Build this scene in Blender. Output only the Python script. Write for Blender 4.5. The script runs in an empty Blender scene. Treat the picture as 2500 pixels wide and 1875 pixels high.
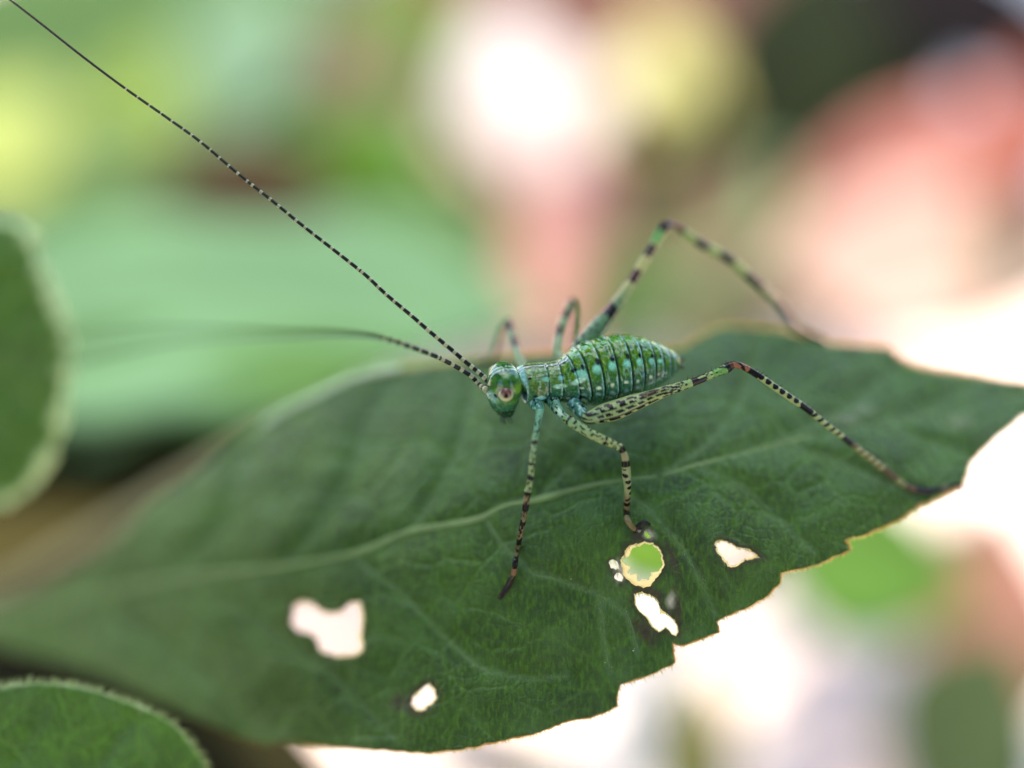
import bpy, math, random
import numpy as np
from mathutils import Vector, noise
from mathutils.geometry import delaunay_2d_cdt

random.seed(7)
rng = np.random.default_rng(7)
scene = bpy.context.scene
scene.unit_settings.scale_length = 0.01          # one unit is one centimetre

# ------------------------------------------------------------------ camera
THETA = math.radians(36.0)                       # the camera looks down by this much
DIST = 3.2                                       # distance of the focal plane (cm)
FPX = 3077.0                                     # focal length in photograph pixels (2500 wide)
FWD = Vector((0, math.cos(THETA), -math.sin(THETA)))
RIGHT = Vector((1, 0, 0))
UP = Vector((0, math.sin(THETA), math.cos(THETA)))
K0 = DIST / FPX                                  # cm per photo pixel on the focal plane
# the insect's trunk centre sits at (0,0,0.25)
CAM = Vector((0, 0, 0.25)) - FWD * DIST - RIGHT * (1400 - 1250) * K0 - UP * (937.5 - 900) * K0

cd = bpy.data.cameras.new('camera')
cam = bpy.data.objects.new('camera', cd)
scene.collection.objects.link(cam)
cam.location = CAM
cam.rotation_euler = (math.pi / 2 - THETA, 0, 0)
cd.sensor_width = 36.0
cd.lens = 36.0 * FPX / 2500.0
cd.clip_start = 0.05
cd.clip_end = 500
cd.dof.use_dof = True
cd.dof.focus_distance = DIST - 0.055
APERTURE = 0.36                                  # lens opening (cm)
cd.dof.aperture_fstop = cd.lens * 1e-3 / APERTURE
cd.dof.aperture_blades = 0
scene.camera = cam

# ------------------------------------------------------------------ sky, sun, exposure
SUN_EL, SUN_AZ = math.radians(66), math.radians(-22)   # azimuth from +Y, towards +X
SUN = Vector((math.sin(SUN_AZ) * math.cos(SUN_EL), math.cos(SUN_AZ) * math.cos(SUN_EL), math.sin(SUN_EL)))
world = bpy.data.worlds.new('World'); scene.world = world; world.use_nodes = True
wn = world.node_tree.nodes; wl = world.node_tree.links
bg_ = wn['Background']; bg_.inputs['Strength'].default_value = 0.14
sky = wn.new('ShaderNodeTexSky'); sky.sky_type = 'NISHITA'; sky.sun_disc = False
sky.sun_elevation = SUN_EL; sky.sun_rotation = SUN_AZ
wl.new(sky.outputs[0], bg_.inputs['Color'])
sl = bpy.data.lights.new('sun', 'SUN'); sl.energy = 2.0; sl.angle = math.radians(0.5); sl.color = (1.0, 0.95, 0.87)
so = bpy.data.objects.new('sun', sl); scene.collection.objects.link(so)
so.rotation_euler = (-SUN).to_track_quat('-Z', 'Y').to_euler()
so.location = SUN * 30
vs = scene.view_settings
vs.view_transform = 'Standard'; vs.look = 'None'; vs.gamma = 1; vs.use_curve_mapping = False
vs.exposure = 2.66
scene.cycles.max_bounces = 8
scene.cycles.sample_clamp_indirect = 6

# ------------------------------------------------------------------ helpers
def W(u, v, d=0.0):
    """world point at distance d beyond the focal plane on the sight line of photo point (u, v)"""
    k = (DIST + d) / FPX
    return CAM + FWD * (DIST + d) + RIGHT * (u - 1250) * k + UP * (937.5 - v) * k

def link(o, parent=None):
    scene.collection.objects.link(o)
    if parent is not None:
        o.parent = parent
        bpy.context.view_layer.update()
        o.matrix_parent_inverse = parent.matrix_world.inverted()
    return o

def tag(o, label=None, cat=None, group=None, kind=None):
    if label: o['label'] = label
    if cat: o['category'] = cat
    if group: o['group'] = group
    if kind: o['kind'] = kind
    return o

def empty(name, loc):
    o = bpy.data.objects.new(name, None); o.location = loc; o.empty_display_size = 0.1
    scene.collection.objects.link(o)
    bpy.context.view_layer.update()
    return o

def mesh_obj(name, verts, faces, mat, parent=None, colors=None, uvs=None, smooth=True):
    me = bpy.data.meshes.new(name)
    me.from_pydata([tuple(v) for v in verts], [], [tuple(int(i) for i in f) for f in faces])
    me.update()
    if smooth: me.shade_smooth()
    if colors is not None:
        a = me.color_attributes.new('Col', 'FLOAT_COLOR', 'POINT')
        c = np.ones((len(verts), 4), dtype=np.float32); c[:, :3] = np.asarray(colors)[:, :3]
        a.data.foreach_set('color', c.ravel())
    if uvs is not None:
        l = me.uv_layers.new(name='UVMap')
        idx = np.zeros(len(me.loops), dtype=np.int32); me.loops.foreach_get('vertex_index', idx)
        l.data.foreach_set('uv', np.asarray(uvs, dtype=np.float32)[idx].ravel())
    me.materials.append(mat)
    o = bpy.data.objects.new(name, me)
    return link(o, parent)

def lin(r, g, b):
    f = lambda c: (c / 255) / 12.92 if c <= 10 else (((c / 255) + 0.055) / 1.055) ** 2.4
    return (f(r), f(g), f(b))

def catmull(P, n):
    P = np.asarray(P, dtype=float)
    m = len(P)
    if m == 2: 
        t = np.linspace(0, 1, n)[:, None]; return P[0] * (1 - t) + P[1] * t
    Q = np.vstack([2 * P[0] - P[1], P, 2 * P[-1] - P[-2]])
    seg = np.linalg.norm(np.diff(P[:, :3], axis=0), axis=1)
    cum = np.concatenate([[0], np.cumsum(seg)]); cum /= cum[-1]
    out = []
    for s in np.linspace(0, 1, n):
        i = min(np.searchsorted(cum, s, side='right') - 1, m - 2)
        t = (s - cum[i]) / max(cum[i + 1] - cum[i], 1e-9)
        p0, p1, p2, p3 = Q[i], Q[i + 1], Q[i + 2], Q[i + 3]
        out.append(0.5 * ((2 * p1) + (-p0 + p2) * t + (2 * p0 - 5 * p1 + 4 * p2 - p3) * t * t + (-p0 + 3 * p1 - 3 * p2 + p3) * t ** 3))
    return np.array(out)

def sweep(P, n, m, ref=(0, 0, 1), rfun=None, cfun=None, flat=1.0, cap=True):
    """tube along P (x,y,z,r[,extra]); phi=0 towards ref, phi>0 towards the camera side"""
    S = catmull(P, n)
    C = S[:, :3]; R = S[:, 3]
    T = np.gradient(C, axis=0); T /= np.linalg.norm(T, axis=1)[:, None]
    ref = np.array(ref, float)
    N = np.cross(T, ref); N /= np.linalg.norm(N, axis=1)[:, None] + 1e-12
    camdir = -np.array(FWD)
    flip = 1.0 if np.mean(N @ camdir) >= 0 else -1.0
    N = N * flip
    U = ref[None, :] - (T @ ref)[:, None] * T
    U /= np.linalg.norm(U, axis=1)[:, None] + 1e-12
    ph = np.linspace(-math.pi, math.pi, m, endpoint=False)
    verts = np.zeros((n, m, 3)); cols = np.zeros((n, m, 3))
    L = np.concatenate([[0], np.cumsum(np.linalg.norm(np.diff(C, axis=0), axis=1))])
    for i in range(n):
        s = L[i] / L[-1]
        ex = S[i, 4] if S.shape[1] > 4 else s
        for j in range(m):
            r = max(R[i], 1e-5)
            if rfun: r *= rfun(ex, math.degrees(ph[j]))
            verts[i, j] = C[i] + r * (math.cos(ph[j]) * U[i] + flat * math.sin(ph[j]) * N[i])
            if cfun: cols[i, j] = cfun(ex, math.degrees(ph[j]))
    faces = []
    for i in range(n - 1):
        for j in range(m):
            k = (j + 1) % m
            faces.append((i * m + j, i * m + k, (i + 1) * m + k, (i + 1) * m + j))
    V = verts.reshape(-1, 3).tolist(); CL = cols.reshape(-1, 3).tolist()
    if cap:
        for i, rev in ((0, False), (n - 1, True)):
            V.append(C[i].tolist()); CL.append(CL[i * m]); c = len(V) - 1
            for j in range(m):
                k = (j + 1) % m
                faces.append((c, i * m + k, i * m + j) if not rev else (c, i * m + j, i * m + k))
    return V, faces, CL

def sm(a, b, x):
    if a == b: return float(x > a)
    t = min(max((x - a) / (b - a), 0), 1); return t * t * (3 - 2 * t)
def mixc(a, b, t):
    return tuple(a[i] * (1 - t) + b[i] * t for i in range(3))
def ell(x, y, cx, cy, rx, ry, soft=0.35):
    q = math.hypot((x - cx) / rx, (y - cy) / ry)
    return 1 - sm(1 - soft, 1 + soft, q)
def nz(x, y, z=0.0): return noise.noise(Vector((x, y, z)))

# ------------------------------------------------------------------ materials
def mat_new(name):
    m = bpy.data.materials.new(name); m.use_nodes = True
    return m, m.node_tree.nodes, m.node_tree.links, m.node_tree.nodes['Principled BSDF']

def mat_plain(name, col, rough=0.6, var=0.15, scale=6.0, translucent=0.0, spec=0.4, tcol=None, bump=0.0):
    m, n, l, p = mat_new(name)
    tc = n.new('ShaderNodeTexCoord')
    nt = n.new('ShaderNodeTexNoise'); nt.inputs['Scale'].default_value = scale; nt.inputs['Detail'].default_value = 5
    l.new(tc.outputs['Object'], nt.inputs['Vector'])
    mx = n.new('ShaderNodeMix'); mx.data_type = 'RGBA'
    mx.inputs['A'].default_value = (*[c * (1 - var) for c in col], 1)
    mx.inputs['B'].default_value = (*[min(c * (1 + var), 1) for c in col], 1)
    l.new(nt.outputs['Fac'], mx.inputs['Factor'])
    l.new(mx.outputs['Result'], p.inputs['Base Color'])
    p.inputs['Roughness'].default_value = rough
    p.inputs['Specular IOR Level'].default_value = spec
    if bump:
        b = n.new('ShaderNodeBump'); b.inputs['Strength'].default_value = bump; b.inputs['Distance'].default_value = 0.01
        l.new(nt.outputs['Fac'], b.inputs['Height']); l.new(b.outputs['Normal'], p.inputs['Normal'])
    if translucent > 0:
        t = n.new('ShaderNodeBsdfTranslucent'); ms = n.new('ShaderNodeMixShader')
        if tcol: t.inputs['Color'].default_value = (*tcol, 1)
        else: l.new(mx.outputs['Result'], t.inputs['Color'])
        ms.inputs[0].default_value = translucent
        l.new(p.outputs[0], ms.inputs[1]); l.new(t.outputs[0], ms.inputs[2])
        l.new(ms.outputs[0], n['Material Output'].inputs['Surface'])
    return m

def mat_chitin(name, rough=0.3, coat=0.35, spec=0.28, nscale=160, namp=0.25):
    """shell of the insect: pigment from the colour attribute, fine mottling and relief on top"""
    m, n, l, p = mat_new(name)
    at = n.new('ShaderNodeAttribute'); at.attribute_name = 'Col'
    tc = n.new('ShaderNodeTexCoord')
    nt = n.new('ShaderNodeTexNoise'); nt.inputs['Scale'].default_value = nscale; nt.inputs['Detail'].default_value = 3
    l.new(tc.outputs['Object'], nt.inputs['Vector'])
    mr = n.new('ShaderNodeMapRange'); mr.inputs['To Min'].default_value = 0.82 * (1 - namp); mr.inputs['To Max'].default_value = 0.82 * (1 + namp)
    mr.inputs['From Min'].default_value = 0.25; mr.inputs['From Max'].default_value = 0.75
    l.new(nt.outputs['Fac'], mr.inputs['Value'])
    vm = n.new('ShaderNodeVectorMath'); vm.operation = 'SCALE'
    l.new(at.outputs['Color'], vm.inputs[0]); l.new(mr.outputs[0], vm.inputs['Scale'])
    l.new(vm.outputs[0], p.inputs['Base Color'])
    p.inputs['Roughness'].default_value = rough; p.inputs['Specular IOR Level'].default_value = spec
    p.inputs['Coat Weight'].default_value = coat; p.inputs['Coat Roughness'].default_value = 0.12
    b = n.new('ShaderNodeBump'); b.inputs['Strength'].default_value = 0.35; b.inputs['Distance'].default_value = 0.002
    l.new(nt.outputs['Fac'], b.inputs['Height']); l.new(b.outputs['Normal'], p.inputs['Normal'])
    return m

def mat_leaf(name, dark, light, blue, vein_scale=1.0, translucent=0.12, rough=0.42, tcol=(0.12, 0.25, 0.03), bump=0.6):
    """leaf blade: mottled green, a net of small veins, bloom in patches; attribute Col carries dead brown tissue"""
    m, n, l, p = mat_new(name)
    uv = n.new('ShaderNodeUVMap'); uv.uv_map = 'UVMap'
    at = n.new('ShaderNodeAttribute'); at.attribute_name = 'Col'
    sp = n.new('ShaderNodeSeparateColor'); l.new(at.outputs['Color'], sp.inputs[0])
    # domain warp
    w = n.new('ShaderNodeTexNoise'); w.inputs['Scale'].default_value = 14 * vein_scale; w.inputs['Detail'].default_value = 3
    l.new(uv.outputs[0], w.inputs['Vector'])
    wa = n.new('ShaderNodeMix'); wa.data_type = 'VECTOR'; wa.inputs['Factor'].default_value = 0.03
    l.new(uv.outputs[0], wa.inputs['A']); l.new(w.outputs['Color'], wa.inputs['B'])
    vo = n.new('ShaderNodeTexVoronoi'); vo.feature = 'DISTANCE_TO_EDGE'; vo.inputs['Scale'].default_value = 9 * vein_scale
    l.new(wa.outputs['Result'], vo.inputs['Vector'])
    v2 = n.new('ShaderNodeTexVoronoi'); v2.feature = 'DISTANCE_TO_EDGE'; v2.inputs['Scale'].default_value = 46 * vein_scale
    l.new(wa.outputs['Result'], v2.inputs['Vector'])
    r1 = n.new('ShaderNodeMapRange'); r1.inputs['From Max'].default_value = 0.07; r1.inputs['To Min'].default_value = 1; r1.inputs['To Max'].default_value = 0
    l.new(vo.outputs['Distance'], r1.inputs['Value'])
    r2 = n.new('ShaderNodeMapRange'); r2.inputs['From Max'].default_value = 0.16; r2.inputs['To Min'].default_value = 1; r2.inputs['To Max'].default_value = 0
    l.new(v2.outputs['Distance'], r2.inputs['Value'])
    # mottling
    n1 = n.new('ShaderNodeTexNoise'); n1.inputs['Scale'].default_value = 5; n1.inputs['Detail'].default_value = 6; n1.inputs['Roughness'].default_value = 0.6
    l.new(uv.outputs[0], n1.inputs['Vector'])
    # streaks: fine short hairs lying along the blade
    mp = n.new('ShaderNodeMapping'); mp.inputs['Scale'].default_value = (1.0, 0.28, 1); mp.inputs['Rotation'].default_value = (0, 0, math.radians(-24))
    l.new(uv.outputs[0], mp.inputs['Vector'])
    n2 = n.new('ShaderNodeTexNoise'); n2.inputs['Scale'].default_value = 120; n2.inputs['Detail'].default_value = 4; n2.inputs['Roughness'].default_value = 0.65
    l.new(mp.outputs[0], n2.inputs['Vector'])
    c1 = n.new('ShaderNodeMix'); c1.data_type = 'RGBA'; c1.inputs['A'].default_value = (*dark, 1); c1.inputs['B'].default_value = (*light, 1)
    f1 = n.new('ShaderNodeMapRange'); f1.inputs['From Min'].default_value = 0.3; f1.inputs['From Max'].default_value = 0.7
    l.new(n1.outputs['Fac'], f1.inputs['Value']); l.new(f1.outputs[0], c1.inputs['Factor'])
    f2 = n.new('ShaderNodeMapRange'); f2.inputs['From Min'].default_value = 0.47; f2.inputs['From Max'].default_value = 0.68; f2.inputs['To Max'].default_value = 0.8
    l.new(n2.outputs['Fac'], f2.inputs['Value'])
    c2 = n.new('ShaderNodeMix'); c2.data_type = 'RGBA'; c2.inputs['B'].default_value = (*[min(1, x * 2.0) for x in light], 1)
    l.new(c1.outputs['Result'], c2.inputs['A']); l.new(f2.outputs[0], c2.inputs['Factor'])
    # bloom patches
    n3 = n.new('ShaderNodeTexNoise'); n3.inputs['Scale'].default_value = 9; n3.inputs['Detail'].default_value = 7
    of = n.new('ShaderNodeVectorMath'); of.inputs[1].default_value = (3.1, 7.7, 0); l.new(uv.outputs[0], of.inputs[0]); l.new(of.outputs[0], n3.inputs['Vector'])
    f3 = n.new('ShaderNodeMapRange'); f3.inputs['From Min'].default_value = 0.48; f3.inputs['From Max'].default_value = 0.72; f3.inputs['To Max'].default_value = 0.6
    l.new(n3.outputs['Fac'], f3.inputs['Value'])
    c3 = n.new('ShaderNodeMix'); c3.data_type = 'RGBA'; c3.inputs['B'].default_value = (*blue, 1)
    l.new(c2.outputs['Result'], c3.inputs['A']); l.new(f3.outputs[0], c3.inputs['Factor'])
    # net of veins slightly paler
    ve = n.new('ShaderNodeMath'); ve.operation = 'MULTIPLY'; ve.inputs[1].default_value = 0.30; l.new(r1.outputs[0], ve.inputs[0])
    c4 = n.new('ShaderNodeMix'); c4.data_type = 'RGBA'; c4.inputs['B'].default_value = (*[min(1, x * 2.0) for x in light], 1)
    l.new(c3.outputs['Result'], c4.inputs['A']); l.new(ve.outputs[0], c4.inputs['Factor'])
    # pale tissue along the main veins (green channel) and dead brown tissue (red channel)
    vg = n.new('ShaderNodeMath'); vg.operation = 'MULTIPLY'; vg.inputs[1].default_value = 0.85; l.new(sp.outputs[1], vg.inputs[0])
    c5 = n.new('ShaderNodeMix'); c5.data_type = 'RGBA'; c5.inputs['B'].default_value = (0.13, 0.22, 0.07, 1)
    l.new(c4.outputs['Result'], c5.inputs['A']); l.new(vg.outputs[0], c5.inputs['Factor'])
    c6 = n.new('ShaderNodeMix'); c6.data_type = 'RGBA'; c6.inputs['B'].default_value = (0.05, 0.022, 0.012, 1)
    l.new(c5.outputs['Result'], c6.inputs['A']); l.new(sp.outputs[0], c6.inputs['Factor'])
    c7 = n.new('ShaderNodeMix'); c7.data_type = 'RGBA'; c7.inputs['B'].default_value = (0.62, 0.52, 0.34, 1)
    l.new(c6.outputs['Result'], c7.inputs['A']); l.new(sp.outputs[2], c7.inputs['Factor'])
    l.new(c7.outputs['Result'], p.inputs['Base Color'])
    p.inputs['Roughness'].default_value = rough; p.inputs['Specular IOR Level'].default_value = 0.3
    p.inputs['Sheen Weight'].default_value = 0.6; p.inputs['Sheen Roughness'].default_value = 0.4; p.inputs['Sheen Tint'].default_value = (0.6, 0.95, 0.3, 1)
    # relief: cells between veins bulge, hairs roughen
    h1 = n.new('ShaderNodeMath'); h1.operation = 'MULTIPLY_ADD'; h1.inputs[1].default_value = -0.5
    l.new(r1.outputs[0], h1.inputs[0]); l.new(n2.outputs['Fac'], h1.inputs[2])
    h2 = n.new('ShaderNodeMath'); h2.operation = 'MULTIPLY_ADD'; h2.inputs[1].default_value = -0.25
    l.new(r2.outputs[0], h2.inputs[0]); l.new(h1.outputs[0], h2.inputs[2])
    b = n.new('ShaderNodeBump'); b.inputs['Strength'].default_value = bump; b.inputs['Distance'].default_value = 0.018
    l.new(h2.outputs[0], b.inputs['Height']); l.new(b.outputs['Normal'], p.inputs['Normal'])
    t = n.new('ShaderNodeBsdfTranslucent'); t.inputs['Color'].default_value = (*tcol, 1)
    ms = n.new('ShaderNodeMixShader'); ms.inputs[0].default_value = translucent
    l.new(p.outputs[0], ms.inputs[1]); l.new(t.outputs[0], ms.inputs[2])
    l.new(ms.outputs[0], n['Material Output'].inputs['Surface'])
    return m

# ------------------------------------------------------------------ ground
def ground_mat():
    m, n, l, p = mat_new('dry_pale_soil')
    tc = n.new('ShaderNodeTexCoord')
    a = n.new('ShaderNodeTexNoise'); a.inputs['Scale'].default_value = 0.35; a.inputs['Detail'].default_value = 8
    l.new(tc.outputs['Object'], a.inputs['Vector'])
    r = n.new('ShaderNodeValToRGB')
    r.color_ramp.elements[0].position = 0.3; r.color_ramp.elements[0].color = (0.70, 0.45, 0.32, 1)
    r.color_ramp.elements[1].position = 0.6; r.color_ramp.elements[1].color = (0.80, 0.66, 0.54, 1)
    l.new(a.outputs['Fac'], r.inputs[0]); l.new(r.outputs[0], p.inputs['Base Color'])
    b = n.new('ShaderNodeBump'); b.inputs['Distance'].default_value = 0.2; l.new(a.outputs['Fac'], b.inputs['Height']); l.new(b.outputs[0], p.inputs['Normal'])
    p.inputs['Roughness'].default_value = 0.9
    return m
N = 60
gx = np.linspace(-1, 1, N + 1)
gv = []
for j in gx:
    for i in gx:
        X = 200 * np.sign(i) * abs(i) ** 2.2; Y = 200 * np.sign(j) * abs(j) ** 2.2
        gv.append((X, Y, -11 + 0.3 * nz(X * 0.3, Y * 0.3, 2)))
gf = [(j * (N + 1) + i, j * (N + 1) + i + 1, (j + 1) * (N + 1) + i + 1, (j + 1) * (N + 1) + i) for j in range(N) for i in range(N)]
ground = tag(mesh_obj('ground', gv, gf, ground_mat()), 'pale sunlit ground far below the leaves', kind='structure')

# ------------------------------------------------------------------ out-of-focus plants behind
bg_mats = {}
def bg_mat(rgb, k=1.0, tr=0.25):
    key = (rgb, k, tr)
    if key not in bg_mats:
        c = tuple(min(0.85, x * w / (BGK * k)) for x, w in zip(lin(*rgb), (1.0, 0.96, 0.90) if rgb[0] > 200 and rgb[2] > 130 else (1.0, 0.98, 0.80)))
        bg_mats[key] = mat_plain('foliage', c, rough=0.85, var=0.32, scale=0.55, translucent=tr, spec=0.08)
    return bg_mats[key]
BGK = 3.9

def blade(name, u, v, d, L, Wd, ang, mat, parent, tilt=0.55, fold=0.12, curve=0.10, pointed=1.0, roll=0.0, n=18, m=8):
    """a leaf or petal: pointed oval plate of real thickness with a keel and a lengthwise bend"""
    k = (DIST + d) / FPX
    c = W(u, v, d)
    e1 = (RIGHT + FWD * roll); e2 = (UP + FWD * tilt)
    nn = e1.cross(e2).normalized()
    a = math.radians(ang)
    A = e1 * math.cos(a) + e2 * math.sin(a); B = -e1 * math.sin(a) + e2 * math.cos(a)
    V = []
    for i in range(n + 1):
        t = i / n
        w = (math.sin(math.pi * t ** 0.85) ** (0.75 if pointed < 1 else 0.9)) * (1 - 0.15 * t) + 0.002
        w *= 1 + 0.05 * nz(t * 9, u * 0.1, v * 0.1)
        for j in range(m + 1):
            s = j / m * 2 - 1
            h = fold * Wd * 0.5 * k * abs(s) ** 1.5 * w - curve * L * k * ((t - 0.5) ** 2) * 2
            h += 0.02 * Wd * k * nz(t * 5, s * 3, u)
            V.append(c + A * ((t - 0.5) * L * k) + B * (s * w * Wd * 0.5 * k) + nn * h)
    F = [(i * (m + 1) + j, i * (m + 1) + j + 1, (i + 1) * (m + 1) + j + 1, (i + 1) * (m + 1) + j) for i in range(n) for j in range(m)]
    o = mesh_obj(name, V, F, mat, parent)
    md = o.modifiers.new('thickness', 'SOLIDIFY'); md.thickness = 0.02 * (1 + d * 0.2); md.offset = -1
    # point of attachment
    return o, c - A * (0.5 * L * k), A

stem_mat = mat_plain('stem_green', (0.10, 0.16, 0.05), var=0.2)
def stalk(name, p0, p1, r, parent, mat=stem_mat, sag=0.3):
    p0 = Vector(p0); p1 = Vector(p1); mid = (p0 + p1) / 2 + Vector((0.1, 0.05, sag))
    P = [(*p0, r), (*mid, r * 0.9), (*p1, r * 0.7)]
    V, F, C = sweep(P, 14, 8, ref=(0.31, 0.77, 0.55))
    return mesh_obj(name, V, F, mat, parent)

def bg_leaf(label, u, v, d, L, Wd, ang, rgb, k=1.0, tr=0.25, group='out-of-focus leaves behind the insect', cat='leaf', name='background_leaf', **kw):
    root = tag(empty(name, W(u, v, d)), label, cat, group)
    o, base, A = blade('blade', u, v, d, L, Wd, ang, bg_mat(rgb, k, tr), root, **kw)
    kk = (DIST + d) / FPX
    end = base - A * 0.25 * L * kk - Vector((0, 0, 0.2))
    stalk('petiole', base + A * 0.02 * L * kk, end, 0.012 * (DIST + d), root, sag=0.0)
    return root

BG = [
 ('pale peach leaf behind the right end of the main leaf', 2330, 640, 5.0, 1050, 440, 12, (250, 206, 188), {'tr': 0.1, 'k': 0.62}),
 ('cream pink leaf glimpsed through the left chewed hole', 850, 1600, 4.2, 620, 330, -25, (240, 216, 208), {'tr': 0.1, 'k': 0.6}),
 ('cream pink leaf glimpsed through the right chewed hole', 1800, 1350, 2.2, 240, 120, -10, (244, 212, 196), {'tr': 0.1}),
 ('wide peach leaf far behind the blossoms', 1560, 380, 9.2, 1500, 1000, 15, (216, 152, 140), {'tr': 0.1}),
 # label, u, v, d, L, W, angle, rgb
 ('broad mid green leaf filling the top left behind the antenna', 380, 200, 8.0, 2000, 950, 8, (138, 180, 112), {}),
 ('wide soft green leaf low behind the mint leaf', 500, 620, 7.5, 1900, 620, -6, (130, 175, 115), {}),
 ('small bright lime leaf behind the middle of the long antenna', 400, 235, 6.3, 360, 240, 20, (196, 226, 112), {'k': 0.78}),
 ('bright yellow green leaf cut off by the left edge', 10, 350, 6.3, 380, 380, 60, (232, 248, 140), {'k': 0.7}),
 ('pale mint leaf at the top left above the antenna', 600, 110, 6.3, 480, 320, 80, (178, 220, 186), {'k': 0.85}),
 ('deep green leaf beside the pale mint leaf', 730, 270, 6.8, 300, 200, 70, (98, 145, 85), {}),
 ('lime leaf touching the top edge left of the white blossom', 1020, 40, 6.5, 330, 180, 75, (165, 212, 90), {}),
 ('brown withered leaf under the long antenna', 640, 455, 4.6, 560, 240, -8, (96, 66, 44), {'tr': 0.05}),
 ('vivid green leaf right of the brown withered leaf', 940, 420, 5.6, 470, 300, -25, (118, 178, 55), {}),
 ('soft green leaf below the white blossom', 1130, 640, 5.2, 480, 260, -70, (138, 178, 105), {}),
 ('dusky pink leaf left of the white blossom', 900, 160, 7.0, 360, 260, 40, (190, 150, 138), {'tr': 0.1}),
 ('mauve brown leaf along the top edge', 1480, -40, 8.5, 1700, 430, 3, (178, 128, 118), {'tr': 0.1}),
 ('olive brown leaf between the yellow blossom and the raised knee', 1690, 400, 6.6, 420, 330, 60, (128, 118, 78), {'tr': 0.1}),
 ('taupe leaf behind the raised hind leg', 1745, 650, 5.4, 560, 420, 75, (178, 152, 128), {'tr': 0.1}),
 ('leaf green blade behind the raised thigh', 1530, 700, 4.6, 480, 180, 65, (108, 158, 78), {}),
 ('olive leaf just above the far margin', 1900, 770, 4.2, 420, 150, -12, (112, 124, 88), {'tr': 0.1}),
 ('salmon brown leaf right of the raised hind leg', 1930, 520, 6.2, 420, 300, 40, (192, 142, 122), {'tr': 0.1}),
 ('dark olive leaf at the top right', 1965, 110, 5.9, 720, 440, 72, (46, 58, 22), {'tr': 0.05}),
 ('olive green leaf between the dark leaves at the top right', 2180, 90, 6.8, 640, 360, 70, (118, 132, 66), {}),
 ('nearly black blade, shade put into its colour, in the top right corner', 2400, 60, 6.2, 820, 420, -32, (26, 10, 12), {'tr': 0.02}),  # darkness of a shaded gap, drawn as a near-black blade
 ('broad pink leaf at the upper right', 2330, 400, 5.4, 900, 330, 20, (236, 156, 142), {'tr': 0.1, 'k': 0.75}),
 ('deeper rose leaf cut off by the right edge above the peach one', 2480, 330, 5.1, 520, 230, 70, (214, 128, 116), {'tr': 0.1, 'k': 0.85}),
 ('soft rose leaf end left of the broad pink leaf', 2010, 470, 5.6, 380, 210, -30, (214, 160, 144), {'tr': 0.1, 'k': 0.85}),
 ('light green leaf below the tip of the main leaf', 2120, 1370, 3.0, 520, 420, -10, (140, 196, 92), {}),
 ('pale pink leaf at the right edge below the leaf tip', 2420, 1490, 4.2, 640, 420, 75, (240, 172, 150), {'tr': 0.1}),
 ('grey green leaf in the lower right corner', 2370, 1760, 3.6, 520, 420, 50, (112, 134, 92), {}),
 ('olive tan bud shaped leaf at the bottom edge', 1690, 1810, 3.4, 420, 250, 82, (150, 150, 100), {'tr': 0.1}),
 ('dim grey green leaf at the bottom under the leaf margin', 1290, 1880, 2.6, 420, 130, 4, (150, 152, 138), {'tr': 0.1}),
 ('green leaf seen through the round chewed hole', 1580, 1350, 1.5, 250, 165, -35, (160, 215, 85), {}),
]
for lb, u, v, d, L, Wd, ang, rgb, kw in BG:
    d = d if d < 2 else d * 2.0
    bg_leaf(lb, u, v, d, L, Wd, ang, rgb, **kw)

def flower(label, u, v, d, petals, name='blossom'):
    d *= 2.0; petals = [(a, b, c * 2.0, *r) for (a, b, c, *r) in petals]
    root = tag(empty(name, W(u, v, d)), label, 'flower', 'out-of-focus blossoms behind the insect')
    for (pu, pv, pd, L, Wd, ang, rgb) in petals:
        blade('petal', pu, pv, pd, L, Wd, ang, bg_mat(rgb, 0.55 if min(rgb) > 200 else 0.62 if rgb[1] > 180 else 0.85, 0.1), root, pointed=0.5)
    kk = W(u, v, d + 0.2)
    stalk('stalk', kk, kk + Vector((0.3, 0.8, -4.5)), 0.09, root)
    return root
flower('large white and pink blossom behind the insect, at the top middle', 1290, 330, 6.2, [
    (1240, 190, 6.4, 420, 280, 95, (255, 244, 238)), (1330, 330, 6.2, 420, 250, -80, (255, 236, 226)),
    (1180, 340, 6.3, 340, 200, -60, (250, 214, 196)), (1370, 560, 5.8, 380, 260, -88, (240, 178, 168)),
    (1300, 760, 5.4, 320, 260, -80, (246, 184, 170)), (1420, 250, 6.6, 300, 200, 40, (255, 240, 225))])
flower('pale yellow blossom right of the white and pink one', 1640, 210, 6.4, [
    (1620, 150, 6.4, 260, 200, 100, (250, 246, 160)), (1680, 220, 6.5, 260, 200, -20, (246, 242, 150)),
    (1600, 270, 6.4, 260, 190, -110, (240, 236, 150))])

# mint coloured big leaf right behind
bg_leaf('large pale mint leaf lying behind the blurred antenna', 500, 790, 3.4, 1700, 560, 3, (160, 214, 168), tilt=1.0, fold=0.16, curve=0.04)
bg_leaf('paler blue green leaf tip behind the middle of the long antenna', 900, 660, 4.2, 700, 300, -6, (160, 212, 172), tilt=0.9)
bg_leaf('darker green leaf overlapping the left end of the pale mint leaf', 210, 930, 3.1, 800, 260, 14, (112, 158, 98), tilt=0.9)
bg_leaf('dim green leaf lying across the top of the pale mint leaf', 330, 590, 3.9, 640, 150, -8, (128, 176, 122), tilt=0.9)
bg_leaf('yellowish green leaf low down just above the curled edge of the main leaf', 700, 930, 3.0, 700, 210, 12, (135, 190, 112), tilt=0.9)
bg_leaf('brown leaf with shade put into its colour between the mint leaf and the main leaf', 250, 1180, 3.0, 1500, 760, 12, (104, 95, 50), tr=0.05, tilt=1.0)  # dead leaf in shade; the dimness is put into its brown
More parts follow.
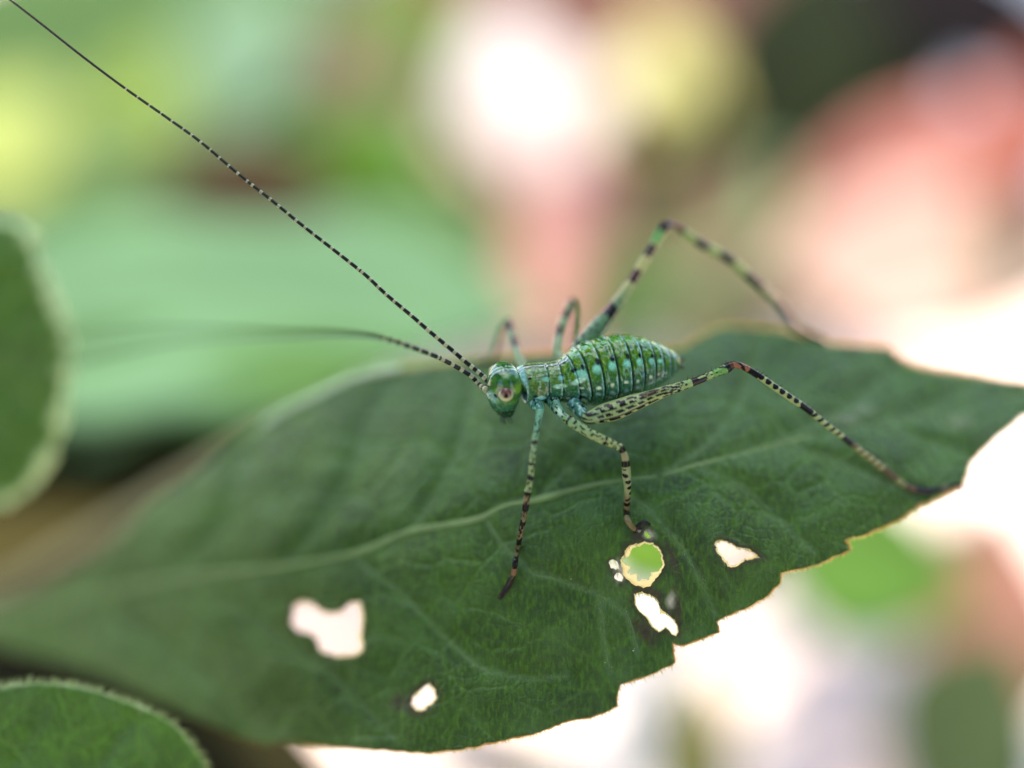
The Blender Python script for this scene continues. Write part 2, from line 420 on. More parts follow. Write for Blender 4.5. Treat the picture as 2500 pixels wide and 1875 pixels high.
bg_leaf('dark brown leaf with shade put into its colour in the gap at the bottom left', 300, 1780, 1.6, 1300, 460, -14, (66, 62, 32), tr=0.05, tilt=1.0)  # shade of the gap painted as a dark brown base colour

# ------------------------------------------------------------------ main leaf
def dmain(u, v):
    x = (u - 1600) / 100; y = (v - 1450) / 100
    d = 0.0145 * (-y) ** 1.8 if y < 0 else -0.018 * y
    d -= 0.045
    d += 0.0042 * (-x) ** 2.05 if x < 0 else 0.006 * x ** 1.5
    d += 0.012 * nz(u / 170, v / 130, 3.3)
    return d

def smooth_poly(pts, step=8, jit=2.0, closed=True, seed=0):
    P = np.array(pts, float); out = []
    n = len(P)
    for i in range(n if closed else n - 1):
        a, b = P[i], P[(i + 1) % n]; L = np.linalg.norm(b - a); k = max(1, int(L / step))
        nrm = np.array([-(b - a)[1], (b - a)[0]]) / max(L, 1e-6)
        for j in range(k):
            t = j / k; q = a * (1 - t) + b * t
            q = q + nrm * jit * (1.6 * nz(q[0] / 23, q[1] / 23, seed) + 0.8 * nz(q[0] / 7, q[1] / 7, seed + 5)) * (0 if j == 0 else 1)
            out.append(q)
    return np.array(out)

def inpoly(pt, poly):
    x, y = pt; c = False; n = len(poly); j = n - 1
    for i in range(n):
        xi, yi = poly[i]; xj, yj = poly[j]
        if (yi > y) != (yj > y) and x < (xj - xi) * (y - yi) / (yj - yi) + xi: c = not c
        j = i
    return c

def inpoly_np(PX, PY, poly):
    c = np.zeros(len(PX), bool); n = len(poly); j = n - 1
    for i in range(n):
        xi, yi = poly[i]; xj, yj = poly[j]
        if yi != yj:
            m = ((yi > PY) != (yj > PY)) & (PX < (xj - xi) * (PY - yi) / (yj - yi) + xi)
            c ^= m
        j = i
    return c

def poly_dist(PX, PY, poly, closed=True):
    best = np.full(len(PX), 1e9); n = len(poly)
    for i in range(n if closed else n - 1):
        a = np.array(poly[i], float); b = np.array(poly[(i + 1) % n], float); ab = b - a
        t = np.clip(((PX - a[0]) * ab[0] + (PY - a[1]) * ab[1]) / max(ab @ ab, 1e-9), 0, 1)
        best = np.minimum(best, np.hypot(PX - a[0] - t * ab[0], PY - a[1] - t * ab[1]))
    return best

def leaf_mesh(name, outline, holes, dfun, spacing, mat, parent, veins=(), brown=None, thickness=0.01, uvscale=1000.0, relief=None):
    pts = [Vector(p) for p in outline]; edges = []
    n = len(outline); edges += [(i, (i + 1) % n) for i in range(n)]
    for h in holes:
        s = len(pts); pts += [Vector(p) for p in h]; edges += [(s + i, s + (i + 1) % len(h)) for i in range(len(h))]
    O = np.array(outline); lo = O.min(0); hi = O.max(0)
    gx, gy = np.meshgrid(np.arange(lo[0], hi[0], spacing), np.arange(lo[1], hi[1], spacing))
    gx[1::2] += spacing / 2
    G = np.stack([gx.ravel(), gy.ravel()], 1) + rng.uniform(-0.15, 0.15, (gx.size, 2)) * spacing
    ok = inpoly_np(G[:, 0], G[:, 1], outline)
    ok &= poly_dist(G[:, 0], G[:, 1], outline) > spacing * 0.5
    for h in holes:
        ok &= ~inpoly_np(G[:, 0], G[:, 1], h)
        ok &= poly_dist(G[:, 0], G[:, 1], h) > spacing * 0.5
    pts += [Vector(p) for p in G[ok]]
    V2, E2, F2, _, _, _ = delaunay_2d_cdt(pts, edges, [], 0, 1e-4)
    V2 = np.array([tuple(p) for p in V2])
    F = np.array([f[:3] for f in F2 if len(f) == 3])
    cen = V2[F].mean(1)
    keep = inpoly_np(cen[:, 0], cen[:, 1], outline)
    for h in holes: keep &= ~inpoly_np(cen[:, 0], cen[:, 1], h)
    F = F[keep]
    vd = np.full(len(V2), 1e9)
    for vn in veins: vd = np.minimum(vd, poly_dist(V2[:, 0], V2[:, 1], vn, closed=False))
    P3 = []
    for i, (u, v) in enumerate(V2):
        d = dfun(u, v)
        # blade is quilted: it sinks along the side veins and bulges between them
        q = min(vd[i], 70) / 70
        d -= 0.016 * math.sin(q * math.pi / 2)
        P3.append(W(u, v, d))
    col = np.zeros((len(V2), 3))
    col[:, 1] = np.clip(1 - vd / 13, 0, 1) ** 1.3 * 0.8
    if brown is not None:
        br, cr = brown(V2); col[:, 0] = br; col[:, 2] = cr
    return mesh_finish(name, P3, F, mat, parent, col, V2 / uvscale, thickness)

def mesh_finish(name, P3, F, mat, parent, col, uv, thickness):
    # faces towards the camera
    A = [P3[i] for i in F[0]]
    if (A[1] - A[0]).cross(A[2] - A[0]).dot(FWD) > 0: F = F[:, ::-1]
    o = mesh_obj(name, P3, F, mat, parent, colors=col, uvs=uv)
    md = o.modifiers.new('thickness', 'SOLIDIFY'); md.thickness = thickness; md.offset = -1
    return o

def ribbon_tube(name, pts, r0, r1, mat, parent, dfun, lift=0.0, n=None, m=8, flat=1.0, rj=0.0):
    P = []
    k = len(pts)
    for i, (u, v) in enumerate(pts):
        t = i / max(k - 1, 1); d = dfun(u, v)
        P.append((*W(u, v, d - lift), (r0 * (1 - t) + r1 * t) * (DIST + d) / FPX * (1 + rj * nz(u / 30, v / 30, 9))))
    V, F, C = sweep(P, n or max(24, k * 6), m, ref=tuple(-FWD), flat=flat)
    return mesh_obj(name, V, F, mat, parent)

main_outline = [(-60,1490),(50,1462),(113,1440),(226,1372),(362,1232),(430,1188),(497,1142),(560,1090),(633,1042),(700,1000),(768,970),
 (850,930),(936,907),(1040,893),(1150,882),(1230,872),(1330,866),(1450,858),(1560,858),(1671,850),(1720,818),(1766,797),(1826,800),(1890,806),(1953,822),
 (2025,840),(2110,846),(2170,850),(2190,872),(2230,893),(2279,905),(2387,919),(2500,936),(2560,940),(2640,972),(2560,1000),(2500,1013),(2423,1075),(2369,1125),
 (2351,1180),(2315,1201),(2242,1234),(2188,1270),(2120,1302),(2061,1317),(2076,1342),(2025,1364),(1965,1386),(1905,1398),(1903,1424),(1860,1464),(1806,1489),
 (1770,1504),(1748,1518),(1753,1543),(1712,1558),(1690,1566),(1662,1575),(1640,1566),(1647,1616),(1600,1641),(1560,1655),(1513,1670),(1508,1690),(1506,1724),(1445,1750),(1372,1764),
 (1300,1793),(1220,1808),(1130,1828),(1040,1838),(960,1832),(830,1826),(700,1812),(633,1815),(520,1770),(400,1712),(250,1650),(100,1602),(-60,1566)]
z7 = lambda x, y: (x / 2.212, 1200 + y / 2.212)
z8 = lambda x, y: (1300 + x / 2.765, 1200 + y / 2.765)
holeA = [z7(*p) for p in [(1580,620),(1640,580),(1700,612),(1760,655),(1830,648),(1880,600),(1945,590),(1962,640),(1955,860),(1900,892),(1800,888),(1720,862),(1700,800),(1660,765),(1600,760),(1565,720)]]
holeB = [(1003,1702),(1022,1682),(1044,1668),(1064,1684),(1066,1704),(1052,1722),(1034,1734),(1012,1738),(1000,1722)]
holeC = [z8(*p) for p in [(620,400),(660,360),(700,345),(760,330),(820,340),(860,380),(885,430),(892,480),(870,550),(830,590),(800,640),(750,655),(700,640),(650,600),(610,560),(598,480)]]
holeD = [z8(*p) for p in [(680,690),(740,672),(800,700),(850,740),(878,800),(905,820),(940,850),(968,885),(985,910),(988,950),(970,978),(930,950),(900,920),(850,952),(800,905),(740,830),(690,770)]]
holeE = [z8(*p) for p in [(1230,345),(1275,325),(1330,345),(1400,372),(1470,385),(1520,420),(1550,452),(1490,458),(1440,460),(1410,485),(1370,512),(1330,508),(1280,460),(1245,410)]]
holeF = [z8(*p) for p in [(515,470),(545,455),(580,490),(590,525),(560,530),(530,520)]]
holeG = [z8(*p) for p in [(560,560),(590,550),(615,580),(605,610),(570,600)]]
holeH = [z8(*p) for p in [(755,262),(790,268),(805,300),(780,318),(752,296)]]
holes_raw = [holeA, holeB, holeC, holeD, holeE, holeF, holeG, holeH]
outl = smooth_poly(main_outline, step=9, jit=2.2, seed=1)
holes = [smooth_poly(h, step=4, jit=3.4, seed=2 + i) for i, h in enumerate(holes_raw)]

midrib_px = [(-260,1532),(-60,1527),(60,1500),(181,1468),(407,1417),(610,1394),(859,1354),(995,1300),(1100,1281),(1175,1266),(1230,1236),(1311,1221),(1401,1197),(1477,1179),(1612,1161),(1700,1136),(1845,1100),(1960,1070),(2134,1040),(2242,1017),(2500,965),(2620,972)]
side_veins = [
 [(181,1468),(330,1540),(480,1640),(600,1760)],
 [(430,1415),(600,1500),(800,1640),(960,1800)],
 [(859,1354),(980,1450),(1100,1570),(1180,1635),(1290,1660),(1385,1650)],
 [(1180,1262),(1235,1340),(1300,1400),(1354,1413),(1463,1453),(1473,1554),(1490,1640)],
 [(1463,1453),(1530,1500),(1560,1600)],
 [(1477,1179),(1580,1240),(1660,1330),(1712,1420),(1748,1508)],
 [(1700,1136),(1800,1180),(1900,1270),(1990,1350)],
 [(1917,1080),(2050,1130),(2180,1190),(2240,1225)],
 [(2134,1040),(2260,1080),(2360,1110)],
 [(407,1417),(500,1330),(560,1240),(600,1120)],
 [(700,1380),(790,1270),(860,1150),(900,1030),(950,940)],
 [(1000,1299),(1070,1200),(1120,1100),(1150,980),(1160,900)],
 [(1311,1221),(1380,1150),(1450,1060),(1500,960),(1520,880)],
 [(1612,1161),(1720,1090),(1800,1000),(1850,900),(1870,830)],
 [(1880,1090),(2010,1030),(2120,960),(2190,900)],
 [(2134,1040),(2280,990),(2400,940)],
]
def brown_main(V2):
    PX, PY = V2[:, 0], V2[:, 1]
    br = np.zeros(len(V2)); cr = np.zeros(len(V2))
    nn = np.array([nz(x / 14, y / 14, 6.1) for x, y in V2])
    dist = [poly_dist(PX, PY, h) for h in holes]
    w = [7, 11, 6, 8, 7, 5, 5, 5]
    for h, (q, ww) in enumerate(zip(dist, w)):
        br = np.maximum(br, np.clip(1.3 - q / (ww * (1.3 + 1.2 * nn)), 0, 1) * 0.8)
    # one-sided dead margins: right of the round hole, the ragged hole, above the right hole, left of the small hole
    def blob(cx, cy, rx, ry, a=0.0, amp=1.0):
        ca, sa = math.cos(a), math.sin(a); dx, dy = PX - cx, PY - cy
        q = np.hypot((dx * ca + dy * sa) / rx, (-dx * sa + dy * ca) / ry) + 0.5 * nn
        return amp * np.clip(1.25 - q, 0, 1)
    for b in [(1655,1490,9,70,-0.1),(1640,1360,10,55,-0.35),(1830,1345,50,10,0.45),(1000,1715,18,30,0.5,0.9),(1560,1310,22,16,0),(1570,1540,18,50,-0.7),
              (1590,1448,40,14,0.2),(975,1716,26,26,0,1.0),(1494,1398,10,10,0,.6),(1880,1475,10,8,0,.5)]:
        br = np.maximum(br, blob(*b))
    cr = np.maximum(cr, blob(1515,1390,26,14,0.9,0.9)); cr = np.maximum(cr, blob(1512,1410,12,14,0,0.8))
    cr = np.maximum(cr, blob(1638,1466,9,22,0.1,0.95)); cr = np.maximum(cr, blob(1585,1302,14,12,0.9,0.9))
    cr = np.maximum(cr, blob(2065,1022,40,12,0.1,0.25)); cr = np.maximum(cr, blob(2110,1000,32,16,0.0,0.18)); cr = np.maximum(cr, blob(2340,1030,40,18,0.0,0.2))
    return np.clip(br, 0, 0.92), np.clip(cr, 0, 0.95)

leaf_root = tag(empty('leaf', W(1400, 1200, dmain(1400, 1200))), 'large toothed green leaf with chewed holes that the katydid nymph stands on', 'leaf')
m_leaf = mat_leaf('leaf_green', (0.014, 0.035, 0.001), (0.046, 0.104, 0.004), (0.090, 0.180, 0.040))
leaf_mesh('blade', [tuple(p) for p in outl], [[tuple(p) for p in h] for h in holes], dmain, 9.0, m_leaf, leaf_root,
          veins=[midrib_px] + side_veins, brown=brown_main, thickness=0.008)
m_vein = mat_plain('vein_green', (0.10, 0.17, 0.04), rough=0.5, var=0.2, scale=30, bump=0.3)
m_rib = mat_plain('midrib_green', (0.18, 0.25, 0.07), rough=0.6, var=0.45, scale=14, bump=0.6)
mid = [midrib_px[0]] + midrib_px[1:]
ribbon_tube('midrib', mid, 11, 3.6, m_rib, leaf_root, dmain, lift=-0.003, n=200, rj=0.7)
for vn in side_veins:
    ribbon_tube('side_vein', vn, 3.6, 1.0, m_vein, leaf_root, dmain, lift=-0.0005, n=50)
m_edge_glow = mat_plain('leaf_margin_glow', (0.50, 0.36, 0.12), rough=0.6, var=0.3, scale=25, translucent=0.5, tcol=(0.85, 0.55, 0.16))  # golden backlit rim glow put into the margin colour

def margin(name, poly, dfun, r, mat, parent, closed=True, lift=0.0, mfun=None):
    pts = [tuple(p) for p in poly]
    if closed: pts = pts + [pts[0]]
    P = []
    for (u, v) in pts:
        d = dfun(u, v); P.append((*W(u, v, d - lift), max(r * (1 + 1.1 * nz(u / 25, v / 25, 4)) * (mfun(u) if mfun else 1), 0.3) * (DIST + d) / FPX))
    P = np.array(P); n = len(P); m = 6
    T = np.gradient(P[:, :3], axis=0); T /= np.linalg.norm(T, axis=1)[:, None] + 1e-9
    ref = -np.array(FWD); Nn = np.cross(T, ref); Nn /= np.linalg.norm(Nn, axis=1)[:, None]
    V = []; F = []
    for i in range(n):
        for j in range(m):
            a = 2 * math.pi * j / m
            V.append(P[i, :3] + P[i, 3] * (math.cos(a) * Nn[i] + math.sin(a) * ref))
    for i in range(n - 1):
        for j in range(m):
            k = (j + 1) % m; F.append((i * m + j, i * m + k, (i + 1) * m + k, (i + 1) * m + j))
    return mesh_obj(name, V, F, mat, parent)
margin('margin', outl, dmain, 2.8, m_edge_glow, leaf_root, lift=0.002, mfun=lambda u: 0.12 + 0.88 * sm(500, 1000, u))
m_dry = mat_plain('dry_tissue', (0.85, 0.78, 0.52), rough=0.7, var=0.12, scale=30, translucent=0.72, tcol=(0.95, 0.90, 0.62))

# thin dried skin left round the chewed holes
def dry_rim(poly, cx, cy, wfun, seed):
    V = []; F = []; n = len(poly)
    for i, (u, v) in enumerate(poly):
        a = math.atan2(v - cy, u - cx); w = wfun(a) * max(0.1, 1 + 1.3 * nz(math.cos(a) * 2.2, math.sin(a) * 2.2, seed) + 0.2 * nz(math.cos(a) * 8, math.sin(a) * 8, seed))
        L = math.hypot(cx - u, cy - v); t = min(w / L, 0.95)
        for s in (-0.08, 0.5, 1.0):
            uu, vv = u + (cx - u) * t * s, v + (cy - v) * t * s
            V.append(W(uu, vv, dmain(uu, vv) + 0.001 + 0.003 * s))
    for i in range(n):
        k = (i + 1) % n
        for s in range(2): F.append((i * 3 + s, k * 3 + s, k * 3 + s + 1, i * 3 + s + 1))
    o = mesh_obj('dry_rim', V, F, m_dry, leaf_root)
    md = o.modifiers.new('thickness', 'SOLIDIFY'); md.thickness = 0.002
    return o
dry_rim(holes[2], 1572, 1378, lambda a: 5 + 12 * max(0, math.sin(a)) ** 2 + 6 * max(0, -math.cos(a)), 1)
dry_rim(holes[0], 820, 1540, lambda a: 5.5, 2)
dry_rim(holes[4], 1795, 1352, lambda a: 4 + 3 * max(0, math.cos(a)), 3)
dry_rim(holes[3], 1610, 1500, lambda a: 3.0 + 8 * max(0, math.cos(a + 0.9)) ** 3, 4)
dry_rim(holes[1], 1034, 1704, lambda a: 2.5 + 3 * max(0, -math.cos(a)), 5)
m_curl = mat_plain('curled_edge_pale', (0.72, 0.74, 0.50), rough=0.5, var=0.2, scale=12)
ribbon_tube('curled_edge', [(640,1034),(700,998),(768,966),(850,928),(936,905),(975,900)], 5, 8, m_curl, leaf_root, dmain, lift=0.012, n=60)

# short hairs: a fringe on the margin and a felt on the lower blade
def hair_mesh(name, items, mat, parent, dfun, base_w=1.2):
    V = []; F = []
    for (u, v, du, dv, lift, w) in items:
        d0 = dfun(u, v); p0 = W(u, v, d0 - 0.0005); p1 = W(u + du * .55, v + dv * .55, dfun(u, v) - lift * .8); p2 = W(u + du, v + dv, d0 - lift)
        s = (p2 - p0).cross(FWD)
        if s.length < 1e-9: continue
        s = s.normalized() * w * (DIST + d0) / FPX * 0.5
        i = len(V); V += [p0 - s, p0 + s, p1 + s * .7, p1 - s * .7, p2]
        F += [(i, i + 1, i + 2, i + 3), (i + 3, i + 2, i + 4)]
    o = mesh_obj(name, V, F, mat, parent); o['kind'] = 'stuff'; return o
m_hair = mat_plain('leaf_hair', (0.17, 0.29, 0.04), rough=0.5, var=0.3, scale=8, translucent=0.3)
m_fringe_glow = mat_plain('fringe_hair_glow', (0.60, 0.42, 0.15), rough=0.5, var=0.3, scale=8, translucent=0.5, tcol=(0.9, 0.6, 0.2))  # hairs tinted orange to carry the glow of the leaf edge
def fringe(poly, dfun, parent, n_per, L, w=1.3, mat=m_fringe_glow, u_min=None):
    items = []; P = np.array(poly); n = len(P)
    cx, cy = P.mean(0)
    area = 0.5 * np.sum(P[:, 0] * np.roll(P[:, 1], -1) - np.roll(P[:, 0], -1) * P[:, 1])
    for i in range(n):
        if u_min is not None and P[i][0] < u_min: continue
        a, b = P[i], P[(i + 1) % n]; t = b - a; LL = np.linalg.norm(t)
        if LL < 1e-6: continue
        nrm = np.array([t[1], -t[0]]) / LL * (1 if area > 0 else -1)
        for _ in range(n_per):
            q = a + t * random.random(); l = L * random.uniform(0.4, 1.2)
            dr = nrm + t / LL * random.uniform(-0.2, 0.9) * (1 if area > 0 else -1)
            items.append((q[0], q[1], dr[0] * l, dr[1] * l, random.uniform(-0.005, 0.006), w))
    return hair_mesh('fringe', items, mat, parent, dfun)
fringe(outl, dmain, leaf_root, 7, 10, u_min=750)
items = []
hu, hv = rng.uniform(300, 2450, 42000), rng.uniform(880, 1830, 42000)
okh = inpoly_np(hu, hv, [tuple(p) for p in outl])
for h in holes: okh &= ~inpoly_np(hu, hv, [tuple(p) for p in h])
for u, v in zip(hu[okh], hv[okh]):
    a = math.radians(70 + 35 * nz(u / 150, v / 150, 1) + random.uniform(-18, 18)); l = random.uniform(9, 24)
    items.append((u, v, math.cos(a) * l * 0.8, math.sin(a) * l, random.uniform(0.001, 0.006), random.uniform(0.9, 1.8)))
hair_mesh('hairs', items, m_hair, leaf_root, dmain)

m_dust = mat_plain('pale_dust', (0.55, 0.58, 0.45), rough=0.8, var=0.3, scale=40)
DV = []; DF = []
for _ in range(420):
    u = random.uniform(450, 2350); v = random.uniform(900, 1800)
    if not inpoly((u, v), [tuple(p) for p in outl]) or any(inpoly((u, v), [tuple(q) for q in h]) for h in holes): continue
    r = random.choice([1.0, 1.3, 1.3, 1.8, 2.6]) * K0; c = W(u, v, dmain(u, v) - 0.002 - r * 0.4); i = len(DV)
    DV += [c + Vector(q) * r * random.uniform(.7, 1.3) for q in ((1, 0, 0), (-1, 0, 0), (0, 1, 0), (0, -1, 0), (0, 0, .8), (0, 0, -.8))]
    DF += [(i, i + 2, i + 4), (i + 2, i + 1, i + 4), (i + 1, i + 3, i + 4), (i + 3, i, i + 4), (i + 2, i, i + 5), (i + 1, i + 2, i + 5), (i + 3, i + 1, i + 5), (i, i + 3, i + 5)]
dust = tag(mesh_obj('dust', DV, DF, m_dust, smooth=False), 'fine pale dust specks scattered over the main leaf', 'dust', kind='stuff')

# ------------------------------------------------------------------ the two other leaves at the left
def small_leaf(label, outline, dfun, veins, seed, mr, mcol):
    root = tag(empty('leaf', W(*np.mean(outline, 0), dfun(*np.mean(outline, 0)))), label, 'leaf')
    cp = catmull(np.c_[np.array(outline + outline[:1], float), np.zeros(len(outline) + 1)], 90)[:-1, :2]
    po = smooth_poly(cp, step=9, jit=2.0, seed=seed)
    leaf_mesh('blade', [tuple(p) for p in po], [], dfun, 14, m_leaf2, root, veins=veins, thickness=0.01)
    ribbon_tube('midrib', veins[0], 6, 3, m_rib, root, dfun, lift=0.001, n=40)
    for vn in veins[1:]: ribbon_tube('side_vein', vn, 2.6, 1.2, m_vein, root, dfun, n=30)
    mm = mat_plain('pale_margin', mcol, rough=0.55, var=0.35, scale=14)
    margin('margin', po, dfun, mr, mm, root, lift=0.004)
    fringe(po, dfun, root, 4, 24, 3.0, m_fringe2)
    return root
m_fringe2 = mat_plain('pale_green_fringe', (0.34, 0.42, 0.16), rough=0.5, var=0.3, scale=8, translucent=0.4)
m_leaf2 = mat_leaf('leaf_green_lush', (0.045, 0.105, 0.006), (0.11, 0.24, 0.016), (0.14, 0.27, 0.06), bump=1.0)
small_leaf('rounded green leaf with pale thick margin at the left edge',
  [(-420,760),(-300,620),(-150,555),(0,548),(59,568),(90,645),(122,717),(152,794),(160,862),(150,952),(134,1065),(80,1170),(0,1223),(-150,1260),(-320,1200),(-420,1000)],
  lambda u, v: -0.60 + 0.00005 * (u + 200) + 0.0000006 * (v - 900) ** 2 * 0.5,
  [[(-420,900),(-200,880),(-60,872),(90,862)], [(-200,880),(-90,780),(20,700)], [(-60,872),(30,800),(90,760)], [(-200,880),(-90,980),(0,1080)], [(-60,872),(20,960),(80,1010)]], 21, 15.0, (0.55, 0.66, 0.26))
small_leaf('green leaf with hairy fringed margin in the bottom left corner',
  [(-420,1900),(-300,1780),(-150,1710),(0,1684),(90,1672),(203,1684),(316,1720),(407,1762),(452,1806),(492,1862),(520,1950),(480,2100),(300,2250),(0,2300),(-300,2200)],
  lambda u, v: -0.20 - 0.00012 * (v - 1700) + 0.00008 * (150 - u) * 0.5,
  [[(-420,2050),(-100,2000),(150,1950),(480,1920)], [(-50,1990),(60,1850),(120,1730)], [(150,1950),(260,1860),(330,1770)], [(-200,2010),(-120,1900),(-60,1760)]], 22, 6.0, (0.36, 0.42, 0.14))
# petiole and neighbouring stem
dst = lambda u, v: 2.0
stem = tag(empty('stem', W(100, 1400, 1.3)), 'blurred olive stem running from the left edge up behind the main leaf', 'stem')
ribbon_tube('stalk', [(-300,1620),(0,1470),(200,1350),(420,1215),(640,1090),(820,1000)], 48, 30, mat_plain('olive_stem', (0.06, 0.055, 0.016), var=0.2, scale=4), stem, dst, n=40, m=12)

# ------------------------------------------------------------------ sprig added overhead, out of view, to keep the sun off leaf and insect
def shade_sprig():
    c = Vector((0.0, -0.1, 0.0)) + SUN * 17.0
    root = tag(empty('added_shade_sprig', c), 'unseen green leafy sprig added to shade the insect and its leaf', 'sprig')
    side = SUN.cross(Vector((0, 1, 0))).normalized(); up2 = side.cross(SUN).normalized()
    mm = mat_plain('shade_sprig_green', (0.05, 0.13, 0.03), var=0.2, scale=2, translucent=0.05)
    def lf(a, b, L, Wd, ang, h):
        ca, sa = math.cos(ang), math.sin(ang)
        A = side * ca + up2 * sa; B = -side * sa + up2 * ca; V = []
        n, m = 14, 8
        for i in range(n + 1):
            t = i / n; w = math.sin(math.pi * t ** 0.8) ** 0.7 + 0.02
            for j in range(m + 1):
                s = j / m * 2 - 1
                V.append(c + side * a + up2 * b + SUN * (h - 0.1 * abs(s)) + A * (t - 0.5) * L + B * s * w * Wd / 2)
        F = [(i * (m + 1) + j, i * (m + 1) + j + 1, (i + 1) * (m + 1) + j + 1, (i + 1) * (m + 1) + j) for i in range(n) for j in range(m)]
        o = mesh_obj('leaf_blade', V, F, mm, root)
        md = o.modifiers.new('thickness', 'SOLIDIFY'); md.thickness = 0.03
    for q in SHADE_SPRIG: lf(*q)
    P = [(*(c + side * x + up2 * y + SUN * 0.25), r) for x, y, r in ((-4.6, -0.6, .11), (-2, 0.1, .09), (0.4, 0.0, .07), (2.4, 0.3, .04))]
    V, F, C = sweep(P, 24, 8, ref=(0.3, 0.5, 0.8)); mesh_obj('twig', V, F, stem_mat, root)
SHADE_SPRIG = [(2.7, 0.75, 3.0, 1.5, 0.1, 0.1), (2.5, -0.35, 3.0, 1.4, -0.1, 0.2), (-1.5, 0.25, 3.0, 1.5, 3.3, 0.0), (-1.3, -0.75, 3.0, 1.4, 3.0, 0.12), (0.6, 0.35, 3.0, 1.5, 0.1, 0.2), (0.5, -0.65, 3.0, 1.4, -0.15, 0.05), (-0.4, -0.15, 2.8, 1.5, 0.2, 0.3)]
shade_sprig()

# foliage masses added out of view to block sky light and deepen shadows
def sky_block_shrub(label, cx, cy, rad, zlo, zhi, n, seed, ls=1.0):
    r = random.Random(seed)
    root = tag(empty('sky_block_shrub', (cx, cy, -11)), label, 'sky_block_shrub', None)
    V = []; F = []
    for _ in range(n):
        a = r.uniform(0, 2 * math.pi); q = r.uniform(0.3, 1) ** 0.5; z = r.uniform(zlo, zhi)
        rr = rad * q * (1 - 0.35 * abs((z - (zlo + zhi) / 2) / ((zhi - zlo) / 2)) ** 2)
        c = Vector((cx + math.cos(a) * rr, cy + math.sin(a) * rr, z))
        A = Vector((r.gauss(0, 1), r.gauss(0, 1), r.gauss(0, 0.6))).normalized(); B = A.cross(Vector((r.gauss(0, 1), r.gauss(0, 1), r.gauss(0, 1)))).normalized(); nn = A.cross(B)
        L = r.uniform(1.6, 3.0) * ls; w = L * 0.3; i = len(V)
        V += [c - A * L / 2, c - A * L * .1 + B * w + nn * .12, c + A * L / 2, c - A * L * .1 - B * w + nn * .12, c]
        F += [(i, i + 1, i + 4), (i + 1, i + 2, i + 4), (i + 2, i + 3, i + 4), (i + 3, i, i + 4)]
    o = mesh_obj('foliage', V, F, sky_block_mat, root, smooth=False); o['kind'] = 'stuff'
    for k in range(5):
        a = k * 1.3; P = [(cx, cy, -11, .5), (cx + math.cos(a) * rad * .3, cy + math.sin(a) * rad * .3, (zlo + zhi) / 2, .3), (cx + math.cos(a) * rad * .6, cy + math.sin(a) * rad * .6, zhi * .8, .1)]
        Vs, Fs, Cs = sweep(P, 16, 8, ref=(0.9, 0.3, 0.1)); mesh_obj('branch', Vs, Fs, stem_mat, root)
sky_block_mat = mat_plain('sky_block_green', (0.045, 0.085, 0.02), rough=0.6, var=0.3, scale=0.5, translucent=0.2)
sky_block_shrub('unseen dark foliage added behind the camera to block low sky', 0, -17, 9, -10, 15, 1500, 1)
sky_block_shrub('unseen leafy crown added above and behind the camera to block sky', 0, -11.5, 9, 5, 22, 2600, 5)  # added unseen to keep sky light from behind off the leaf
sky_block_shrub('unseen dark foliage added left of the leaf to block low sky', -19, -1, 9, -10, 15, 1500, 2)
sky_block_shrub('unseen dark foliage added right of the leaf to block low sky', 19, -1, 9, -10, 15, 1500, 3)

sky_block_shrub('unseen leafy crown added on the left to narrow the sky gap', -15, 3, 8, 9, 26, 2200, 8, 1.3)  # side crowns added so that light comes mostly from above
sky_block_shrub('unseen leafy crown added on the right to narrow the sky gap', 15, 3, 8, 9, 26, 2200, 9, 1.3)
sky_block_shrub('unseen tall leafy tree added far beyond the blossoms to block low sky', 0, 58, 17, -9, 44, 3000, 6, 3.2)  # added out of view to cut low sky light from the front

# ------------------------------------------------------------------ katydid nymph
z1 = lambda x, y: (1120 + x / 3.6867, 720 + y / 3.6867)
nymph = tag(empty('katydid_nymph', W(1400, 1095, 0.15)), 'small speckled green katydid nymph with very long antennae standing on the leaf', 'insect')
m_body = mat_chitin('green_shell', rough=0.18, coat=0.3, namp=0.4, nscale=130)
m_leg = mat_chitin('leg_shell', rough=0.16, coat=0.0, spec=0.16, nscale=220, namp=0.2)
m_eye = mat_chitin('eye_shell', rough=0.08, coat=0.6, nscale=400, namp=0.08)

YEL = (0.135, 0.270, 0.008); GRN = (0.034, 0.140, 0.010); TEAL = (0.035, 0.135, 0.055); CYAN = (0.22, 0.58, 0.36); ICE = (0.60, 0.80, 0.50)
DARK = (0.008, 0.010, 0.012); NAVY = (0.015, 0.035, 0.055); CREAM = (0.62, 0.66, 0.40)
BND = [772, 892, 1015, 1100, 1217, 1345, 1472, 1588, 1702, 1790, 1868, 1928]

def body_r(X, ph):
    r = 1.0
    if X > 560:
        b = [560] + BND + [1990]
        for i in range(len(b) - 1):
            if b[i] <= X < b[i + 1]:
                t = (X - b[i]) / (b[i + 1] - b[i]); r *= 0.985 + 0.045 * t
                if t > 0.93: r *= 1 - 0.06 * (t - 0.93) / 0.07
                if t < 0.14: r *= 0.93 + 0.07 * (t / 0.14)
    if abs(ph) > 100: r *= 0.95
    if 560 < X < 770 and 40 < abs(ph) < 115: r *= 1 + 0.03 * math.sin((X - 560) / 210 * math.pi)
    r *= 1 + 0.03 * nz(X / 34, ph / 9, 8)
    if X > 1050: r *= 1.03
    # muscle bulges low on the sides
    if X > 1010: r *= 1 + 0.025 * math.sin((X / 118) * 2 * math.pi) * sm(70, 85, abs(ph)) * (1 - sm(105, 125, abs(ph)))
    return r

